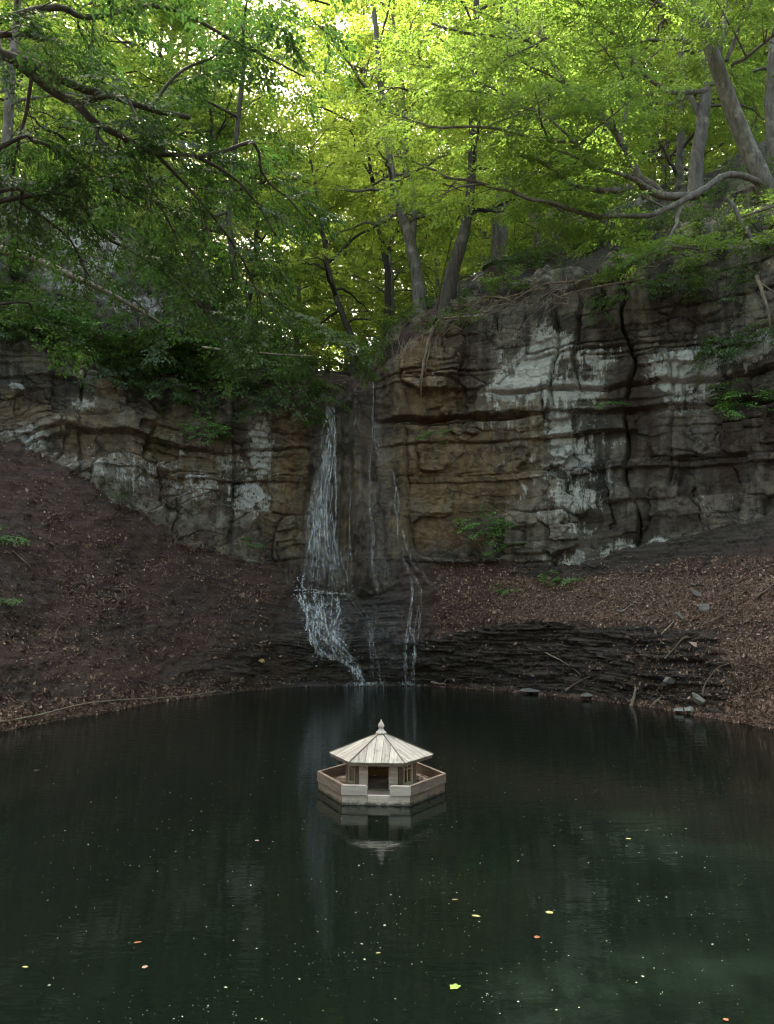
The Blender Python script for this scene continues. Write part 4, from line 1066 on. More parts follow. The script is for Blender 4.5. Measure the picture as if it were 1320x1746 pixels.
GB = "unseen trees added to block skylight"  # out-of-view trees, added to cut the sky fill from behind the camera
for i, (x_, y_, s_) in enumerate([(-13, -5, 1.3), (-7, -8, 1.35), (-1.5, -9.5, 1.3), (4.5, -8, 1.4), (10, -6, 1.3), (15, -3, 1.35), (-17, 1, 1.4), (-10, -15, 1.6), (2, -17, 1.6), (12, -15, 1.6), (-19, -10, 1.5), (19, 3, 1.3), (-4, -24, 1.8), (22, -10, 1.6)]):
    r_ = place_forest((0, 1, 4, 2, 3)[i % 5], x_, 30, s_, i * 1.1, "unseen leafy tree added behind the camera to block skylight", GB, False)
    zi = 0.62 + (9 * float(sstep(6, 16, abs(x_)) * sstep(3, -6, y_))) + 6 * float(sstep(-10, -40, y_))
    r_.location = (x_, y_, zi - .2 if abs(x_) < 16 or y_ < 0 else 8)

# --- single trees along the rim, with the trunks the photograph shows
def rim_tree(label, pix, Y, r0, r1, H, n, R, seed, forks=(), mats=('bark', 'leaf_mid'), cb=.3, Yd=0.0, spray=.7, rise=.3, face=None, twigs=6, root_flare=True):
    pl = Plant(seed)
    base, nn = surf1(pix[0][0], pix[0][1])
    Y0 = base[1] if Y is None else Y
    pts = [P(px, py, Y0 + Yd * i / max(1, len(pix) - 1)) for i, (px, py) in enumerate(pix)]
    if Y is None: pts[0] = base
    if Y is not None:
        g0 = ground_z(pts[0][0], pts[0][1])
        if g0 < pts[0][2] - .1: pts = [np.array([pts[0][0], pts[0][1], g0])] + pts
    gz_ = pts[0][2]
    top = pts[-1] + (pts[-1] - pts[-2]) / np.linalg.norm(pts[-1] - pts[-2]) * .5
    rest = max(1.5, gz_ + H - pts[-1][2])
    d = norm(pts[-1] - pts[-2]); d = norm(d + np.array([0, 0, .8]))
    allp = pts + [pts[-1] + d * rest * q + np.array([pl.rng.normal(0, .2), pl.rng.normal(0, .2), 0]) for q in (.35, .7, 1)]
    allp[0] = allp[0] - np.array([0, 0, .25])
    tp = smooth_path(allp, None, .025, pl.rng); t = np.linspace(0, 1, len(tp))
    rad = r0 * (1 - t) + r1 * t
    if root_flare: rad = rad * (1 + .8 * np.exp(-t * 40))
    pl.tb.tube(tp, rad, 12, rough=.05, rng=pl.rng)
    for fk, fr in forks:
        fp = [P(px, py, Y0 + Yd * .5 + dy_) for px, py, dy_ in fk]
        e = fp[-1] + norm(norm(fp[-1] - fp[-2]) + np.array([0, 0, .6])) * max(1.0, rest * .7)
        q = pl.limb(fp + [(fp[-1] + e) / 2 + pl.rng.normal(0, .15, 3), e], fr, .025, 9, .02)
        crown(pl, q, .35, max(4, n // 2), R * .8, rise, twigs, 4, spray, .04)
    crown(pl, tp, cb, n, R, rise, twigs, 4, spray, .05, face=face)
    return finish_tree(pl, allp[0], label, (M[mats[0]], M[mats[1]]))
rim_tree("grey trunk forking into two, at the edge right above the waterfall", [(718, 556), (716, 515), (708, 455), (698, 405), (684, 360), (672, 318)], 23.2, .24, .05, 14, 16, 2.4, 201, [([(702, 415, 0), (706, 360, .1), (700, 310, .2), (692, 270, .3)], .13)], cb=.42, mats=('bark', 'leaf_far'))
rim_tree("grey trunk leaning right with a curved base over the bare roots", [(757, 540), (768, 480), (782, 430), (796, 370), (804, 305)], None, .24, .05, 14, 14, 2.4, 202, [([(795, 372, 0), (820, 356, .2), (838, 357, .4)], .05)], cb=.45, mats=('bark_dark', 'leaf_mid'))
rim_tree("thick straight trunk with a flared foot on the ridge of the right cliff", [(852, 445), (852, 390), (858, 330), (866, 260)], None, .30, .06, 17, 18, 2.8, 203, cb=.45, mats=('bark', 'leaf_mid'))
rim_tree("pale trunk leaning left behind the ridge, right of the thick straight trunk", [(919, 415), (908, 360), (895, 310), (886, 260)], 25.5, .21, .05, 16, 14, 2.5, 204, cb=.4, mats=('bark', 'leaf_far'))
rim_tree("thin dark trunk behind the ridge under the long bare limb", [(965, 400), (955, 340), (948, 280), (940, 200)], 26.5, .16, .04, 14, 12, 2.3, 205, cb=.4, mats=('bark_dark', 'leaf_mid'))
rim_tree("small dark forked tree in the bright gap left of the forked grey trunk", [(661, 470), (655, 425), (648, 400), (640, 350)], 27.0, .13, .03, 11, 12, 2.2, 206, [([(657, 430, 0), (672, 405, 0), (678, 385, .1)], .06)], cb=.5, mats=('bark_dark', 'leaf_far'))
rim_tree("dark trunk rising from the ferns left of the waterfall", [(497, 578), (502, 540), (510, 490), (520, 420)], None, .19, .04, 12, 16, 2.4, 207, cb=.4, mats=('bark_dark', 'leaf_mid'))
rim_tree("short dark stem leaning left just behind the waterfall lip", [(606, 640), (600, 590), (592, 555), (576, 515), (560, 460)], 24.6, .14, .03, 8, 14, 2.0, 208, cb=.3, mats=('bark_dark', 'leaf_far'))
rim_tree("mossy trunk at the left edge of the photo beside the patch of sky", [(14, 330), (12, 230), (18, 140), (26, 60)], 20.0, .17, .05, 13, 16, 2.6, 209, cb=.35, mats=('bark', 'leaf_mid'), root_flare=False)
rim_tree("pale upright trunk on the slope behind the big leaning tree", [(1186, 275), (1200, 200), (1205, 120), (1180, 0)], 22.5, .23, .07, 18, 18, 2.6, 210, [([(1196, 200, 0), (1172, 150, .2), (1160, 80, .3), (1168, 0, .5)], .10)], cb=.3, mats=('bark', 'leaf_mid'))
rim_tree("trunk cut by the right edge of the photo behind the big leaning tree", [(1318, 260), (1312, 180), (1316, 100), (1330, 0)], 21.5, .17, .06, 15, 14, 2.5, 211, cb=.3, mats=('bark', 'leaf_mid'))
# trees on the left slope that close the view above the rock
for i, (px, Y_, H_, lab) in enumerate([(110, 25.5, 13, "leafy tree high on the left slope above the pale rock outcrop"), (235, 27, 14, "leafy tree on the left slope right of the highest rock outcrop"), (330, 26.5, 9, "leafy tree low on the left slope, over the fallen pale log"), (415, 28.5, 7, "tree nearest the waterfall among those on the left slope"), (-90, 22.5, 12, "leafy tree at the far left of the slope, mostly outside the photo")]):
    x = Tpx(px) * Y_; z = ground_z(x, Y_); pl = Plant(230 + i); pl.rng = np.random.RandomState(230 + i)
    tr = [np.array([x, Y_, z - .3]), np.array([x + .2, Y_ - .2, z + H_ * .3]), np.array([x + .5, Y_ - .6, z + H_ * .65]), np.array([x + .6, Y_ - .8, z + H_])]
    q = pl.limb(tr, .11, .03, 9, .05); crown(pl, q, .10, 26, 2.7, .15, 7, 4, .72, .05)
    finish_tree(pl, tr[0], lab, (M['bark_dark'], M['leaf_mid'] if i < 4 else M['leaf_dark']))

# --- the big leaning tree on the right, its limbs traced
pl = Plant(301)
YR = 19.3
def LP(l): return [P(px, py, Yq) for px, py, Yq in l]
trunk = LP([(1322, 345, 19.4), (1300, 305, 19.3), (1270, 240, 19.3), (1243, 170, 19.3), (1222, 110, 19.2), (1200, 50, 19.1), (1178, -10, 19.0), (1160, -90, 18.9), (1135, -220, 18.6)])
tp = smooth_path(trunk); t = np.linspace(0, 1, len(tp)); pl.tb.tube(tp, .26 * (1 - t) + .10 * t, 14, rough=.04, rng=pl.rng)
LIMBS = [  # path, r0, r1, number of twigs, twig length
    (LP([(1318, 318, 19.3), (1240, 298, 18.8), (1190, 330, 18.3), (1150, 352, 18.0), (1105, 366, 17.8), (1030, 370, 17.5), (960, 352, 17.3), (900, 338, 17.2), (840, 318, 17.1), (770, 300, 17.0), (720, 280, 17.0), (670, 262, 16.9)]), .105, .02, 12, 1.3),
    (LP([(1190, 332, 18.3), (1130, 333, 18.1), (1090, 318, 17.9), (1040, 325, 17.7), (990, 322, 17.6), (945, 292, 17.5), (905, 268, 17.4), (880, 258, 17.4)]), .13, .03, 9, 1.1),
    (LP([(1125, 330, 18.1), (1085, 290, 18.0), (1062, 240, 17.9), (1010, 185, 17.7), (965, 140, 17.5), (935, 95, 17.3), (890, 66, 17.1), (800, 55, 16.9), (740, 40, 16.8)]), .12, .025, 11, 1.2),
    (LP([(1058, 232, 17.9), (1072, 160, 17.7), (1074, 90, 17.5), (1058, 40, 17.4), (1042, -10, 17.2)]), .06, .025, 7, 1.0),
    (LP([(1102, 320, 17.9), (1060, 300, 17.6), (1010, 280, 17.3), (985, 245, 17.0), (940, 240, 16.8), (850, 222, 16.6), (740, 212, 16.4), (660, 185, 16.2)]), .07, .02, 12, 1.2),
    (LP([(1205, 150, 19.1), (1160, 155, 18.6), (1110, 140, 18.2), (1085, 105, 18.0), (1050, 60, 17.8), (1010, 30, 17.5), (960, 0, 17.3), (890, -40, 17.0)]), .08, .02, 10, 1.2),
    (LP([(1222, 100, 19.2), (1235, 60, 19.2), (1240, 20, 19.2), (1246, -60, 19.2)]), .10, .05, 6, 1.1),
    (LP([(1240, 105, 19.2), (1256, 60, 19.0), (1275, 10, 18.8), (1300, -60, 18.6)]), .07, .03, 6, 1.1),
    (LP([(1250, 115, 19.1), (1280, 92, 18.7), (1310, 65, 18.2), (1360, 30, 17.6)]), .06, .03, 6, 1.1),
    (LP([(1165, 335, 18.2), (1155, 380, 17.9), (1125, 425, 17.6), (1072, 455, 17.4)]), .065, .015, 7, .8),
    (LP([(1240, 340, 18.2), (1265, 380, 17.9), (1290, 412, 17.7), (1330, 420, 17.4)]), .06, .03, 6, .8),
    (LP([(985, 250, 17.1), (940, 205, 16.8), (880, 180, 16.5), (800, 130, 16.2), (700, 110, 15.9)]), .04, .015, 10, 1.2),
    (LP([(1190, 30, 19.1), (1130, 10, 18.2), (1080, -30, 17.2), (1000, -80, 16.0)]), .09, .03, 10, 1.4),
    (LP([(1170, -40, 19), (1060, -90, 17.5), (900, -110, 16), (720, -90, 14.5), (600, -50, 13.6)]), .10, .02, 14, 1.5),
]
for li_, (path, r0, r1, nt, tl) in enumerate(LIMBS):
    q = pl.limb(path, r0 * .85, r1, 9, .05)
    pl.twigs(q, nt, tl, .36 if li_ < 5 else .55, .016, 5, .62, .10, .12)
    # side boughs which carry twigs in turn
    for j in range(nt // 3):
        t_ = .3 + .6 * j / max(1, nt // 3); kk = int(t_ * (len(q) - 1)); o = q[kk]
        a_ = pl.rng.uniform(0, 6.28); dv = np.array([math.cos(a_), math.sin(a_) * .8 - .2, pl.rng.uniform(-.05, .35)])
        b_ = pl.limb([o, o + dv * .8 + pl.rng.normal(0, .08, 3), o + dv * 1.9 + np.array([0, 0, -.1])], .03, .01, 5, .02)
        pl.twigs(b_, 6, .9, .2, .010, 4, .58, .10, .15)
finish_tree(pl, trunk[0], "big grey tree leaning left from the right cliff top with long sweeping bare limbs", (M['bark'], M['leaf_mid']))

# --- the dark boughs reaching in from the left, near the viewer
pl = Plant(302)
YL = 10.5
tr = [np.array([-10.2, 9.6, 3.0]), np.array([-9.6, 9.8, 6.0]), np.array([-8.9, 10.0, 9.0]), np.array([-8.6, 10.0, 12.5])]
q = pl.limb(tr, .26, .12, 12, .02)
BL = [
    ([tr[1] + np.array([.2, 0, 2.0]), *LP([(-60, 40, 10.2), (0, 92, 10.3), (60, 112, 10.4), (125, 146, 10.5), (200, 165, 10.6), (255, 186, 10.6), (322, 202, 10.7)])], .10, .035, 8, .8),
    (LP([(20, 100, 10.3), (100, 160, 10.6), (130, 175, 10.6), (170, 215, 10.7), (215, 236, 10.8), (265, 262, 10.9), (320, 266, 11.0), (350, 272, 11.1), (420, 320, 11.4), (470, 400, 11.8)]), .075, .015, 14, .95),
    (LP([(130, 175, 10.6), (175, 168, 10.5), (215, 172, 10.4), (235, 205, 10.3)]), .05, .018, 5, .7),
    (LP([(160, 205, 10.7), (170, 235, 10.6), (195, 262, 10.5), (205, 240, 10.4)]), .03, .012, 4, .5),
    (LP([(170, 215, 10.7), (160, 250, 10.8), (150, 280, 10.8), (120, 310, 10.9)]), .022, .008, 6, .6),
    (LP([(335, 268, 11.0), (390, 255, 11.3), (432, 242, 11.6), (445, 280, 11.8), (455, 310, 12.0), (500, 345, 12.2), (525, 390, 12.3)]), .035, .01, 9, .9),
    (LP([(210, 236, 10.8), (260, 330, 11.2), (300, 400, 11.6), (330, 470, 12.0)]), .025, .008, 9, .8),
    (LP([(-30, 62, 9.4), (20, 60, 9.5), (75, 66, 9.6)]), .05, .02, 5, .7),
    (LP([(255, 186, 10.6), (300, 130, 10.9), (370, 90, 11.3), (420, 40, 11.8)]), .03, .01, 9, 1.0),
    (LP([(60, 112, 10.4), (40, 210, 10.6), (20, 300, 10.8), (30, 380, 11)]), .03, .01, 10, .8),
    ([tr[2], *LP([(40, 20, 10.0), (150, 30, 10.4), (280, 10, 10.8), (400, 70, 11.2), (520, 130, 11.6)])], .06, .012, 14, 1.1),
    ([tr[2] + np.array([0, 0, .6]), *LP([(60, -60, 9.0), (220, -70, 9.2), (400, -40, 9.6), (560, 10, 10.0)])], .06, .012, 14, 1.2),
    ([tr[1], *LP([(-20, 330, 10.4), (40, 350, 10.9), (110, 400, 11.4), (150, 470, 11.8)])], .04, .01, 10, .8),
]
BL += [
    ([tr[1], *LP([(60, 330, 11.0), (170, 400, 12.0), (260, 450, 12.8), (340, 520, 13.4), (380, 590, 13.8)])], .045, .008, 16, 1.0),
    (LP([(265, 262, 10.9), (330, 330, 11.4), (400, 420, 12.0), (440, 500, 12.6), (450, 560, 13.0)]), .03, .008, 14, 1.0),
    ([tr[1], *LP([(-20, 260, 9.6), (60, 240, 10.2), (140, 280, 10.8), (220, 340, 11.4), (300, 370, 12.0)])], .04, .008, 14, 1.0),
    ([tr[0] + np.array([.3, .2, 1.9]), *LP([(-20, 520, 10.5), (60, 540, 11.2), (130, 590, 11.8)])], .03, .008, 8, .8),
]
for path, r0, r1, nt, tl in BL:
    q = pl.limb(path, r0, r1, 8, .02)
    pl.twigs(q, nt, tl, .2, .010, 5, .46, .22, .15)
finish_tree(pl, tr[0], "near tree reaching in from the left edge with dark crooked boughs and shaded leaves", (M['bark_dark'], M['leaf_bough_shaded']), droop=.15)

# --- a slope tree whose leafy boughs hang low over the head of the fall
pl = Plant(303)
tr = [surf1(395, 560)[0] - np.array([0, 0, .3]), P(400, 480, 21.8), P(392, 380, 21.5), P(400, 250, 21.2), P(420, 80, 21.0)]
q = pl.limb(tr, .12, .06, 10, .06)
for path, r0, r1, nt, tl in [
    (LP([(398, 470, 21.7), (440, 490, 20.8), (500, 530, 20.2), (560, 570, 19.8), (610, 610, 19.6)]), .05, .01, 16, 1.1),
    (LP([(393, 360, 21.5), (330, 380, 20.6), (270, 420, 19.8), (220, 480, 19.4)]), .05, .01, 14, 1.2),
    (LP([(398, 450, 21.7), (420, 500, 20.6), (430, 560, 19.8), (450, 620, 19.4)]), .04, .01, 12, 1.0),
    (LP([(396, 300, 21.3), (330, 290, 20.2), (250, 320, 19.4), (190, 370, 19.0)]), .05, .01, 14, 1.3),
    (LP([(404, 200, 21.1), (340, 170, 20.0), (260, 190, 19.2)]), .045, .01, 12, 1.3),
    (LP([(396, 440, 21.7), (350, 480, 20.6), (300, 530, 20.0), (270, 590, 19.7)]), .04, .01, 12, 1.0),
    (LP([(415, 100, 21), (420, 0, 20), (450, -60, 19)]), .05, .02, 10, 1.4)]:
    b_ = pl.limb(path, r0, r1, 7, .04); pl.twigs(b_, nt, tl, .2, .012, 5, .58, .22, .14)
finish_tree(pl, tr[0], "slope tree left of the waterfall whose leafy boughs hang low over the fall", (M['bark_dark'], M['leaf_dark']), droop=.12)

# ------------------------------------------------------------------ shrubs and small plants on rock and slope
def shrub_pl(seed, nst, h, spread, drp, nspray, spray, r=.012, tw=4):
    pl = Plant(seed); rng = pl.rng
    for i in range(nst):
        a = i * 2.4 + rng.uniform(-.3, .3); e = rng.uniform(.3, 1.0)
        q = np.linspace(0, 1, 6)[:, None]
        d = np.array([math.cos(a) * spread, math.sin(a) * spread, h * e])
        path = d * q + np.array([0, 0, -drp]) * q ** 2 + rng.normal(0, .04, (6, 3)) * q
        pts = pl.limb(path, r, r * .35, 5)
        pl.twigs(pts, tw, .42 * max(h, spread), .25, r * .5, nspray, spray, .2, .3)
    return pl
SHP = {'bush': [shrub_pl(401, 9, 1.1, .6, .15, 3, .42), shrub_pl(402, 8, .8, .8, .3, 3, .42), shrub_pl(403, 10, 1.3, .55, .1, 3, .40)],
       'hang': [shrub_pl(411, 8, .35, .85, .95, 4, .45), shrub_pl(412, 9, .25, .7, 1.3, 4, .42)],
       'small': [shrub_pl(421, 6, .42, .30, .08, 2, .30, .007, 3), shrub_pl(422, 5, .30, .36, .12, 2, .34, .007, 3)]}
_sc = {}
def shrub(kind, px, py, s, label, mat='leaf_dark', cat="shrub", group=None, yoff=0.0):
    v = SHP[kind]; i = int(px * 7 + py) % len(v); key = (kind, i, mat)
    p, n = surf1(px, py); p = p - n * .06 - np.array([0, yoff, 0])
    name = "shrub" if cat == "shrub" else "plant"
    root = empty(name, tuple(p), (px * .37) % 6.28); root.scale = (s, s, s)
    if key not in _sc:
        pl = v[i]
        w_ = _sc.get((kind, i)) or pl.wood_obj("stem", M['bark_dark'], None).data
        if (kind, i) not in _sc:
            o0 = [o for o in bpy.data.objects if o.data == w_][0]; bpy.data.objects.remove(o0); _sc[(kind, i)] = w_
        b, d, nn, z, vv = sprays_to_leaves(pl.rng, np.array(pl.p), np.array(pl.d), np.array(pl.s), TMPL_SM, .2)
        _sc[key] = (w_, leaf_mesh(b, d, nn, z, vv, "foliage", .33))
    w_, l_ = _sc[key]
    link("stem", w_, M['bark_dark'], root); link("foliage", l_, M[mat], root)
    return tag(root, label, cat, group)
GS = "shrubs on the left slope"
for a in [
    ('hang', 575, 612, 1.25, "shrub hanging over the waterfall lip, hiding the top of the white fall", 'leaf_mid'),
    ('hang', 545, 655, 1.0, "drooping shrub in front of the top of the white fall, lowest leaves", 'leaf_mid'),
    ('hang', 515, 640, 1.2, "drooping shrub just left of the waterfall top above the ochre rock", 'leaf_dark'),
    ('hang', 470, 660, 1.15, "hanging shrub over the rock edge above the white streaked rock left of the fall", 'leaf_dark'),
    ('hang', 425, 645, 1.1, "hanging shrub over the cliff edge, second one left of the white streaked rock", 'leaf_dark'),
    ('bush', 355, 755, .75, "grey green shrub growing out of the middle of the left rock face", 'leaf_plant'),
    ('bush', 385, 600, 1.3, "broad shrub above the smooth boulder on the left cliff edge", 'leaf_dark'),
    ('bush', 440, 590, 1.3, "bushy shrub under the thin horizontal twig left of the waterfall", 'leaf_dark'),
    ('bush', 290, 590, 1.2, "shrub at the foot of the fallen pale log", 'leaf_plant'),
    ('bush', 250, 625, 1.0, "shrub on the cliff edge above the brown gully, left of the smooth boulder", 'leaf_dark'),
    ('hang', 275, 655, .9, "hanging shrub beside the smooth boulder on the left cliff", 'leaf_dark'),
    ('bush', 150, 600, 1.1, "shrub on the left cliff edge above the brown gully", 'leaf_plant'),
    ('bush', 90, 590, 1.2, "low shrub on the left cliff edge under the pale rock outcrop", 'leaf_plant'),
    ('bush', 35, 585, 1.2, "shrub at the left edge of the photo above the bare pale boulder", 'leaf_dark'),
    ('bush', 320, 520, 1.4, "tall shrub right of the fallen pale log", 'leaf_dark'),
    ('bush', 40, 440, 1.3, "shrub at the left edge touching the upper end of the fallen log", 'leaf_dark'),
    ('bush', 400, 520, 1.3, "shrub on the left slope close under the bright gap in the trees", 'leaf_mid'),
    ('bush', 455, 550, 1.2, "shrub beside the dark trunk left of the waterfall", 'leaf_mid'),
    ('bush', 545, 605, 1.2, "sunlit shrub on the waterfall lip behind the hanging one", 'leaf_mid'),
    ('bush', 260, 440, 1.3, "shrub between the two pale outcrops of the left slope", 'leaf_dark'),
    ('hang', 340, 660, .9, "hanging shrub over the dark overhang right of the smooth boulder", 'leaf_dark'),
    ('hang', 185, 615, .9, "hanging shrub over the brown gully in the left cliff", 'leaf_dark'),
]: shrub(*a, group=GS)
GR = "plants on the right cliff and bank"
for a in [
    ('bush', 830, 925, .85, "fresh green bush growing at the foot of the right cliff beside the waterfall", 'leaf_plant', "shrub"),
    ('bush', 1278, 705, .8, "green bush growing from the right cliff under the long dark undercut", 'leaf_plant', "shrub"),
    ('small', 740, 745, .75, "small plant on the cliff below the hanging roots", 'leaf_plant', "plant"),
    ('small', 1035, 690, .8, "grassy tuft on the white stained rock under the upper ledge", 'leaf_plant', "plant"),
    ('small', 866, 1003, .62, "tiny broad leaved plant alone on the brown leaf litter", 'leaf_plant', "plant"),
    ('small', 875, 938, .6, "tiny plant at the cliff foot just right of the fresh green bush", 'leaf_plant', "plant"),
    ('small', 968, 985, .8, "taller of the two small plants under the pale shale patch", 'leaf_plant', "plant"),
    ('small', 942, 996, .6, "lower left of the two small plants under the pale shale patch", 'leaf_plant', "plant"),
    ('small', 835, 955, .6, "low plant in the soil right below the fresh green bush", 'leaf_plant', "plant"),
    ('small', 6, 915, .9, "green plant on the left bank at the edge of the photo", 'leaf_plant', "plant"),
    ('small', 5, 1020, .6, "lower of the two plants on the left bank edge", 'leaf_plant', "plant"),
    ('small', 430, 925, .6, "tiny plant at the cliff foot left of the waterfall", 'leaf_plant', "plant"),
    ('bush', 1240, 520, .9, "shrub on the right cliff face below the curved hanging branch", 'leaf_dark', "shrub"),
    ('hang', 1245, 575, .8, "hanging shrub on the right cliff beside the pale stained patch", 'leaf_dark', "shrub"),
    ('hang', 1090, 480, .8, "trailing shrub over the right cliff edge above the tall joint", 'leaf_mid', "shrub"),
    ('hang', 1160, 470, .75, "trailing shrub over the right cliff edge right of the tall joint", 'leaf_dark', "shrub"),
    ('bush', 1000, 430, .75, "shrub on the ridge between the thick straight trunk and the sweeping limb", 'leaf_mid', "shrub"),
    ('bush', 1300, 395, .8, "shrub at the right photo edge under the big leaning tree", 'leaf_mid', "shrub"),
    ('hang', 1030, 505, .65, "trailing shrub over the right cliff edge above the white stain", 'leaf_dark', "shrub"),
    ('bush', 860, 505, .7, "pale green shrub on the root tangle at the cliff edge", 'leaf_mid', "shrub"),
    ('small', 800, 545, .9, "small bright plant hanging in the root tangle", 'leaf_mid', "plant"),
    ('bush', 900, 455, .55, "shrub at the flared foot of the thick straight trunk", 'leaf_mid', "shrub"),
    ('hang', 1310, 560, .8, "hanging shrub at the right photo edge over the pale stained patch", 'leaf_dark', "shrub"),
]: shrub(*a[:6], a[6], GR)

# low growth covering the slopes: one mass
rg = np.random.RandomState(61)
def scatter(regs, n):
    out = [[], [], []]
    for (x0, y0, x1, y1, wgt) in regs:
        m = int(n * wgt); px = rg.uniform(x0, x1, m); py = rg.uniform(y0, y1, m)
        p, nn, r = surf(px, py)
        for o, v_ in zip(out, (p, nn, r)): o.append(v_)
    return [np.concatenate(o) for o in out]
p, nn, r = scatter([(-40, 330, 460, 640, 1.0), (380, 540, 560, 660, .25), (560, 560, 680, 640, .12), (690, 500, 800, 580, .05), (800, 400, 1330, 500, .16), (-40, 590, 560, 680, .4), (1050, 430, 1330, 560, .10), (900, 300, 1330, 420, .2)], 3400)
nz_ = fbm(p[:, 0] * .55, p[:, 1] * .55, p[:, 2] * .8, 3, 95)
opn = np.zeros(len(p))
for x_, y_, rr_ in ((150, 425, 1.9), (120, 480, 1.2), (235, 520, 1.5), (330, 505, 1.1), (60, 670, 1.0), (190, 570, .9), (260, 440, .9), (60, 380, .9), (90, 640, .8), (1000, 470, 1.2), (1130, 430, 1.0), (900, 480, .9)):
    opn = np.maximum(opn, 1 - sstep(.5, 1.1, np.linalg.norm(p - surf1(x_, y_)[0], axis=1) / rr_))
kp = (opn + rg.normal(0, .15, len(p)) < .5) & (r > 4.02) & (nz_ + rg.normal(0, .12, len(p)) > -.08) & (nn[:, 2] > -.2)
# plus the ground out of sight over the crest
ex = rg.uniform(-.7, .7, 2200); ey = rg.uniform(26, 45, 2200)
pe = np.array([[x * y, y, ground_z(x * y, y)] for x, y in zip(ex, ey)])
p = np.concatenate([p[kp], pe]); nn = np.concatenate([nn[kp], np.tile([0, -.2, 1.0], (len(pe), 1))])
dirs = norm(nn * .6 + rg.normal(0, .6, p.shape) + np.array([0, -.2, .25]))
b, d, n_, z, v = sprays_to_leaves(rg, p + nn * .05, dirs, rg.uniform(.3, .6, len(p)), TMPL_SM, .15, .5)
o = link("ground_cover", leaf_mesh(b, d, n_, z, v, "ground_cover", .32), M['leaf_dark'])
tag(o, "low ivy and fern growth covering the slopes above the cliff", "ground cover", kind='stuff')

# ------------------------------------------------------------------ leaf litter, rocks, sticks, roots
def flat_bits(p, nn, size, var, name, mat, label, cat, asp=.55, lift=.012, tilt=.5):
    d = norm(rg.normal(0, 1, p.shape)); nn = norm(nn + rg.normal(0, tilt, p.shape)); d = norm(d - nn * (d * nn).sum(1, keepdims=True))
    o = link(name, leaf_mesh(p + nn * lift - d * size[:, None] * .5, d, nn, size, var, name, asp * .5), mat)
    return tag(o, label, cat, kind='stuff')
p, nn, r = scatter([(-20, 760, 470, 1255, .62), (60, 820, 460, 1110, .4), (100, 960, 190, 1030, .03), (0, 1150, 360, 1260, .22), (740, 950, 1330, 1260, .62), (840, 985, 1330, 1060, .55), (1080, 1090, 1330, 1250, .42), (470, 1090, 900, 1175, .06), (560, 540, 900, 640, .05), (-20, 620, 500, 800, .05)], 30000)
a_ = np.arctan2(p[:, 0], p[:, 1]) * 21
ci = np.clip(np.searchsorted(Tc, p[:, 0] / p[:, 1]), 0, nC - 1); ri = np.clip(np.searchsorted(vrow, r), 0, nRw - 1)
ld = litden[ri, ci]
nz_ = fbm(p[:, 0] * .8, p[:, 1] * .8, p[:, 2] * .8, 4, 96)
keep = np.where(a_ > -1, ld * 1.1 + .12, .22 + .75 * sstep(-.05, .35, nz_) + .9 * (p[:, 2] < .35)) * (np.where(a_ > -1, .95, .5 + .5 * (p[:, 2] < .35))) * (r < 4.3) * (1 - .85 * np.exp(-((a_ + 1) / 1.6) ** 2))
kp = rg.rand(len(p)) < keep
p, nn = p[kp], nn[kp]
flat_bits(p, nn, np.exp(rg.normal(-2.72, .32, len(p))), np.where(np.arctan2(p[:, 0], p[:, 1]) > 0, rg.beta(1.7, 1.5, len(p)), rg.beta(1.4, 1.7, len(p))), "leaf_litter", M['litter'], "dry brown fallen leaves scattered over the banks", "leaf litter")

rr = np.random.RandomState(77)
def rock_mesh(seed, sx, sy, sz, angular=.25):
    bm = bmesh.new(); bmesh.ops.create_icosphere(bm, subdivisions=4, radius=1)
    V = np.array([v.co[:] for v in bm.verts])
    rs = np.random.RandomState(seed)
    for _ in range(14):                      # flat cuts make it angular
        d = norm(rs.normal(0, 1, 3)); h = rs.uniform(.42, .80)
        e = V @ d; V = V - np.outer(np.maximum(e - h, 0), d)
    V = V * (1 + .10 * fbm(V[:, 0] * 2, V[:, 1] * 2, V[:, 2] * 2, 4, seed % 40)[:, None]) * np.array([sx, sy, sz])
    for v, c in zip(bm.verts, V): v.co = c
    me = bpy.data.meshes.new("rock"); bm.to_mesh(me); bm.free()
    return me
def rock(px, py, size, label, mat='stone', seed=0, rot=(0, 0, 0), name="rock", up=.0, water=False):
    if water: p, n = water_at(px, py), np.array([0, 0, 1.])
    else: p, n = surf1(px, py)
    o = link(name, rock_mesh(seed, *[q * .72 for q in size]), M[mat])
    o.location = tuple(p + n * up); o.rotation_euler = rot
    return tag(o, label, name if name == "rock" else "stone slab")
rock(1198, 1196, (.30, .22, .16), "pale angular rock at the right shore, topmost of the group of three", seed=1, rot=(.2, .3, .4), up=.10)
rock(1165, 1212, (.26, .20, .10), "flat pale rock at the right waterline, leftmost of the group of three", seed=2, rot=(0, .1, .2), up=.02)
rock(1184, 1212, (.19, .18, .12), "smaller pale rock half in the water, in the middle of the group of three", seed=3, rot=(.1, 0, 1.0), up=.02)
rock(1003, 1186, (.36, .2, .09), "low grey stone lying along the right waterline left of the upright stick", 'slab', 4, (0, 0, .2), up=.02)
rock(1155, 1163, (.30, .2, .15), "dark mossy stone in the leaf litter above the shore rocks", 'slab', 5, (.1, .1, .7), up=.05)
rock(444, 1126, (.17, .12, .09), "ochre coloured stone on the left bank close to the waterfall", 'ochre', 6, (.3, .2, .1), up=.06)
rock(32, 662, (.28, .2, .14), "white rock lodged in the left cliff edge near the photo border", 'stone', 7, (.2, .4, .1), up=.05)
rock(910, 1180, (.5, .25, .10), "brown stone slab at the far waterline right of the waterfall", 'slab', 9, (0, 0, .1), up=.02)
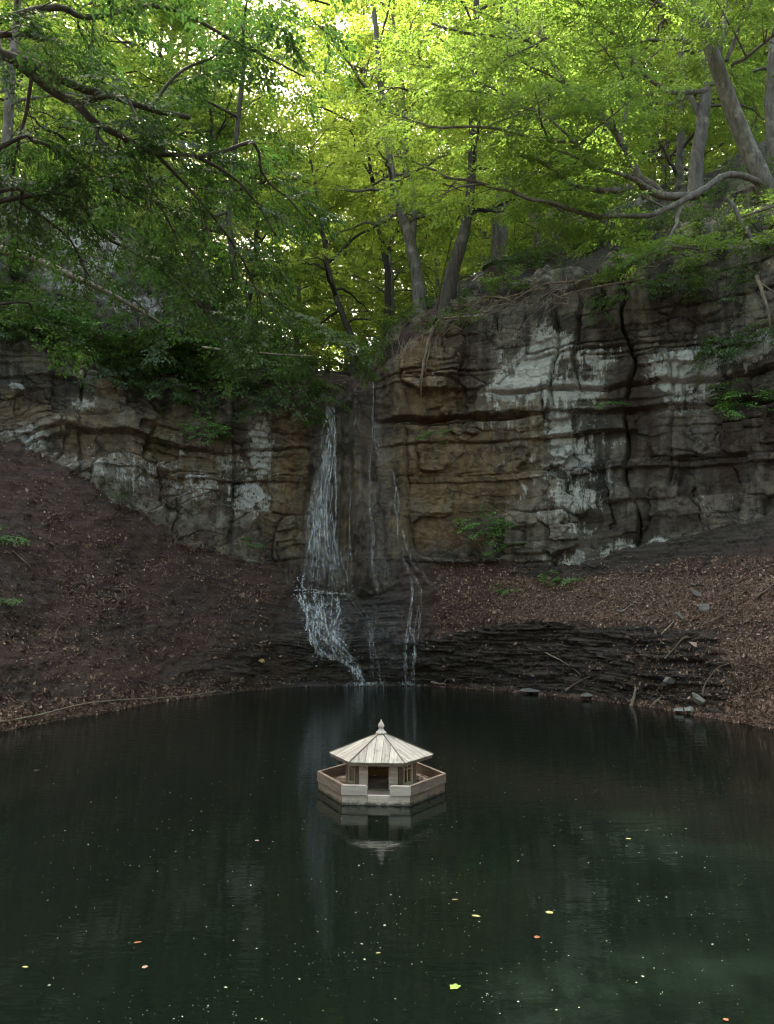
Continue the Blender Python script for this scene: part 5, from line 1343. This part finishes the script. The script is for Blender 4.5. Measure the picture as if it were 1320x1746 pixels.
for i, (px, py, sz, rt, lab) in enumerate([(1190, 1016, (.26, .2, .05), (.7, .1, .3), "light grey shale slab on the brown litter, highest of the three slabs"), (1202, 1040, (.24, .2, .05), (.8, -.2, .1), "light grey shale slab on the brown litter, right of the branch"), (1162, 1054, (.14, .26, .05), (.6, .3, .5), "light grey shale slab standing on edge beside the thin sticks"), (1060, 1045, (.16, .12, .04), (.7, 0, .2), "small grey slab in the middle of the right litter slope"), (1180, 1000, (.15, .1, .04), (.6, .2, .9), "smallest grey slab at the upper right of the litter slope")]):
    rock(px, py, sz, lab, 'slab', 20 + i, rt, "shale_slab", .05)

def stick(pix, r, label, mat='dead', Yl=None, out=.05, side=(), jit=.01, name="branch", cat="branch"):
    tb = TB(); rng = np.random.RandomState(int(pix[0][0] * 3 + pix[0][1]))
    def pts_of(px_):
        res = []
        for q in px_:
            if len(q) == 3: res.append(P(*q))
            else: res.append(surf1(*q)[0] + np.array([0, -out, out * .5]))
        return res
    p = smooth_path(pts_of(pix), None, jit, rng); t = np.linspace(0, 1, len(p))
    tb.tube(p, r * (1 - .65 * t), 7, rough=.08, rng=rng)
    for s_, sr in side:
        p2 = smooth_path(pts_of(s_), None, jit, rng); tb.tube(p2, sr * (1 - .6 * np.linspace(0, 1, len(p2))), 5)
    o = tb.build(name, M[mat], None)
    return tag(o, label, cat)
w1, w2 = water_at(1078, 1203), None
stick([(1076, 1204, w1[1]), (1081, 1188, w1[1] + .02), (1084, 1175, w1[1] + .02), (1083, 1166, w1[1] + .04)], .045, "bare pale stick standing upright at the right waterline", name="stick", cat="stick")
stick([(1114, 1206), (1124, 1196), (1130, 1192)], .045, "short pale stub lying at the right waterline by the rocks", name="stick", cat="stick")
stick([(1138, 1128), (1150, 1110), (1165, 1092), (1195, 1072), (1225, 1056), (1245, 1045)], .025, "long thin dark branch curving across the right litter slope", 'root', out=.10, side=[([(1165, 1092), (1180, 1090), (1200, 1080)], .012)])
stick([(1194, 1190), (1205, 1165), (1222, 1145), (1250, 1135)], .016, "thin arched twig rising out of the pale shore rocks", 'dead', out=.15, name="stick", cat="stick")
stick([(1132, 1085), (1142, 1070), (1148, 1060)], .016, "short thin stick below the slab standing on edge", 'dead', out=.06, name="stick", cat="stick")
stick([(1050, 1050), (1068, 1038), (1090, 1018)], .02, "pale twig pointing up the right litter slope beside the small grey slab", 'dead', out=.06, name="stick", cat="stick")
stick([(1285, 1025), (1305, 1010), (1335, 985)], .03, "dark branch at the right edge of the photo on the litter slope", 'root', out=.1)
stick([(930, 1115), (955, 1130), (980, 1146), (990, 1156)], .018, "thin bare branch lying on the dark shale step", 'dead', out=.08, side=[([(970, 1140), (976, 1124)], .008), ([(955, 1130), (948, 1112)], .007)])
stick([(965, 1180), (985, 1168), (1010, 1156)], .03, "dark fallen branch on the shore under the dark shale step", 'root', out=.06)
stick([(735, 1166), (755, 1168), (764, 1160)], .03, "pale broken branch at the waterline right of the waterfall", 'dead', out=.06, side=[([(755, 1168), (762, 1170)], .02)])
stick([(786, 890), (806, 915), (822, 945)], .022, "thin bare stick leaning on the cliff beside the fresh green bush", 'root', out=.10, name="stick", cat="stick")
stick([(22, 945), (45, 965), (55, 974)], .022, "short stick lying on the left bank near the photo edge", 'root', out=.05, name="stick", cat="stick")
stick([(-10, 1240), (60, 1226), (150, 1205), (240, 1196), (330, 1188), (375, 1181)], .022, "long pale branch lying along the left waterline", 'dead', out=.10)
stick([(-15, 420, 16.4), (55, 440, 16.8), (120, 470, 17.4), (180, 497, 18.2), (240, 530, 19.2), (275, 552, 19.9)], .10, "bare pale fallen log leaning across the left slope", 'dead', name="fallen_log", cat="log")
stick([(345, 592, 19.5), (400, 598, 19.4), (450, 602, 19.3), (535, 608, 19.2)], .035, "thin pale dead branch lying level left of the waterfall", 'dead', name="branch")
stick([(1290, 470, 17.2), (1300, 500, 17.1), (1310, 530, 17.1), (1316, 560, 17.2)], .05, "curved bare branch hanging on the right cliff near the photo edge", 'dead', side=[([(1292, 478, 17.2), (1308, 490, 17.1), (1325, 500, 17)], .025)])
# hanging roots of the leaning tree
tb = TB(); rt = np.random.RandomState(9)
def rootp(pix, r, out=.12):
    p = smooth_path([surf1(x, y)[0] + np.array([0, -out, 0.03]) for x, y in pix], None, .015, rt); tb.tube(p, r * (1 - .7 * np.linspace(0, 1, len(p))), 6, rough=.1, rng=rt)
rootp([(752, 548), (738, 575), (728, 610), (722, 650), (720, 680)], .075, .16); rootp([(740, 575), (733, 610), (729, 640)], .03)
rootp([(722, 640), (735, 628), (752, 612)], .02, .1)
for i in range(30):
    x, y = rt.uniform(640, 760), rt.uniform(560, 590); ln = rt.uniform(15, 55); dx_ = rt.uniform(-18, 18)
    rootp([(x, y), (x + dx_ * .5 + rt.normal(0, 4), y + ln * .5), (x + dx_, y + ln)], rt.uniform(.006, .018), .10)
o = tb.build("tree_roots", M['root'], None); tag(o, "bare pale roots hanging down the cliff below the leaning grey trunk", "roots")
tb = TB()
for i in range(62):
    x, y = rt.uniform(770, 985), 0; y = np.interp(x, [770, 850, 985], [560, 525, 495]) + rt.normal(0, 16); a = rt.uniform(-.5, 1.2); ln = rt.uniform(20, 85)
    x2, y2 = x - math.cos(a) * ln, y + math.sin(a) * ln * .7
    rootp([(x, y), ((x + x2) / 2 + rt.normal(0, 6), (y + y2) / 2 + rt.normal(0, 5)), (x2, y2)], rt.uniform(.007, .026), rt.uniform(.08, .3))
for i in range(4):
    x = 800 + i * 55; rootp([(x + 130, 500 - i * 6), (x + 60, 520 + rt.normal(0, 8) - i * 8), (x, 545 - i * 12)], .035, .22)
o = tb.build("dead_branches", M['root'], None); tag(o, "tangle of dead roots and twigs along the right cliff edge", "brushwood", kind='stuff')
tb = TB()
for i in range(60):
    x, y = rt.uniform(120, 430), rt.uniform(400, 640); a = rt.uniform(.5, 2.4); ln = rt.uniform(25, 85)
    rootp([(x, y), (x + math.cos(a) * ln * .5 + rt.normal(0, 5), y - math.sin(a) * ln * .5), (x + math.cos(a) * ln, y - math.sin(a) * ln)], rt.uniform(.006, .018), rt.uniform(.1, .35))
o = tb.build("dry_twigs", M['root'], None); tag(o, "dry grey twigs among the growth on the left slope", "brushwood", kind='stuff')
tb = TB()
for i in range(240):
    if rt.rand() < .35: x, y = rt.uniform(0, 460), rt.uniform(850, 1230)
    else: x, y = rt.uniform(800, 1330), rt.uniform(960, 1225)
    a = rt.uniform(-.6, 1.3); ln = rt.uniform(8, 38)
    rootp([(x, y), (x + ln * .5 * math.cos(a) + rt.normal(0, 2), y - ln * .5 * math.sin(a)), (x + ln * math.cos(a), y - ln * math.sin(a))], rt.uniform(.004, .010), .04)
o = tb.build("bank_twigs", M['root'], None); tag(o, "small twigs littering the banks among the fallen leaves", "twigs", kind='stuff')

# ------------------------------------------------------------------ what floats on the pond
def leafm(seed, L, kind, mat):
    rs = np.random.RandomState(seed)
    if kind == 'oval':
        t = np.linspace(0, 1, 9); w = .42 * np.sin(np.pi * t ** .85) + .02
        out = [(x - .5, y) for x, y in zip(t, w / 2 * 1.1)] + [(x - .5, -y) for x, y in zip(t[::-1], w[::-1] / 2)]
    else:                                   # lobed
        an = np.linspace(0, 2 * np.pi, 25)[:-1]; rd = .5 * (.62 + .38 * np.abs(np.cos(an * 2.5)) ** .7)
        out = [(r_ * math.cos(q), r_ * math.sin(q) * .85) for r_, q in zip(rd, an)]
    pts = np.array(out) * L; n = len(pts)
    z = .004 + .10 * L * (np.abs(pts[:, 1]) / L) ** 1.2 + rs.uniform(0, .03 * L, n)
    V = [(0, 0, .003)] + [(x, y, zz) for (x, y), zz in zip(pts, z)]
    F = [(0, 1 + i, 1 + (i + 1) % n) for i in range(n)]
    return link("floating_leaf", mesh_np("floating_leaf", V, F, True), mat)
FL = {}
for nm, c in (("orange", (.24, .085, .04)), ("pink", (.28, .17, .14)), ("yellow", (.36, .32, .13)), ("green", (.20, .29, .07)), ("tan", (.24, .17, .11))):
    FL[nm] = mat_plain("floating_leaf_" + nm, c, .25, 40, .6, .002)
for i, (px, py, L_, kd, c, lab) in enumerate([
    (235, 1608, .085, 'oval', 'orange', "orange oval leaf floating alone in the lower left of the pond"),
    (247, 1650, .065, 'lobed', 'pink', "pinkish curled leaf floating just below the orange oval one"),
    (438, 1434, .075, 'lobed', 'pink', "pinkish leaf floating left of the duck house reflection"),
    (776, 1684, .115, 'lobed', 'green', "yellow green lobed leaf floating near the bottom of the photo"),
    (645, 1626, .05, 'oval', 'yellow', "small yellow leaf floating in the bottom middle of the pond"),
    (776, 1535, .08, 'oval', 'tan', "reddish tan leaf floating below and right of the duck house"),
    (812, 1563, .10, 'oval', 'yellow', "pale narrow leaf floating left of the bright yellow one"),
    (937, 1557, .09, 'lobed', 'yellow', "bright yellow leaf floating in the right half of the pond"),
    (916, 1599, .075, 'lobed', 'orange', "reddish leaf floating under the bright yellow one"),
    (1072, 1431, .085, 'oval', 'yellow', "pale yellow leaf floating farthest right in the pond"),
    (62, 1314, .12, 'oval', 'pink', "pale leaf floating close to the left bank"),
    (43, 1650, .07, 'oval', 'yellow', "whitish narrow leaf floating at the lower left edge"),
    (1238, 1740, .05, 'lobed', 'orange', "reddish leaf cut by the bottom edge of the photo at right")]):
    o = leafm(600 + i, L_ * .66, kd, FL[c]); w_ = water_at(px, py); o.location = tuple(w_); o.rotation_euler = (0, 0, i * 1.3 if kd == 'lobed' else rr.uniform(-.5, .5))
    tag(o, lab, "leaf", "leaves floating on the pond")
n = 1300
px = rg.uniform(0, 1320, n * 2); py = rg.uniform(1290, 1746, n * 2)
w_ = np.array([water_at(a, b) for a, b in zip(px, py)])
nz_ = fbm(w_[:, 0] * .9, w_[:, 1] * .7, 0 * px, 3, 97)
kp = (rg.rand(n * 2) < .25 + .55 * sstep(-.1, .35, nz_)) & (np.hypot(w_[:, 0] - dh_c[0], w_[:, 1] - DH_Y) > .85) & (np.abs(w_[:, 0]) < .45 * w_[:, 1])
w_ = w_[kp]; m = len(w_)
sz = np.exp(rg.normal(-4.95, .5, m)) * (w_[:, 1] / 6) ** .55
dd = rg.normal(0, 1, (m, 3)); dd[:, 2] = 0
o = link("floating_specks", leaf_mesh(w_ + np.array([0, 0, .003]), norm(dd), np.tile([0, 0, 1.0], (m, 1)) + rg.normal(0, .1, (m, 3)), sz, rg.rand(m), "floating_specks", .34), M['speck'])
tag(o, "tiny pale specks of plant matter floating over the pond", "floating debris", kind='stuff')
# straw and leaf crumbs on the raft deck
m = 260; ang = rg.uniform(0, 6.28, m); rad = np.sqrt(rg.uniform(.2, 1, m)) * .60
pd = np.stack([rad * np.cos(ang), rad * np.sin(ang), np.full(m, .103)], 1)
pd = pd[(np.abs(pd[:, 0]) > .20) | (pd[:, 1] > -.3)]; m = len(pd)
dd = rg.normal(0, 1, (m, 3)); dd[:, 2] = 0
ca, sa = math.cos(math.radians(-4.6)), math.sin(math.radians(-4.6))
pw = np.stack([pd[:, 0] * ca - pd[:, 1] * sa + dh_c[0], pd[:, 0] * sa + pd[:, 1] * ca + DH_Y, pd[:, 2]], 1)
o = link("deck_litter", leaf_mesh(pw, norm(dd), np.tile([0, 0, 1.0], (m, 1)), rg.uniform(.02, .07, m), rg.beta(2, 2, m), "deck_litter", .16), M['litter'])
tag(o, "straw and leaf crumbs lying on the duck house deck", "litter", kind='stuff')
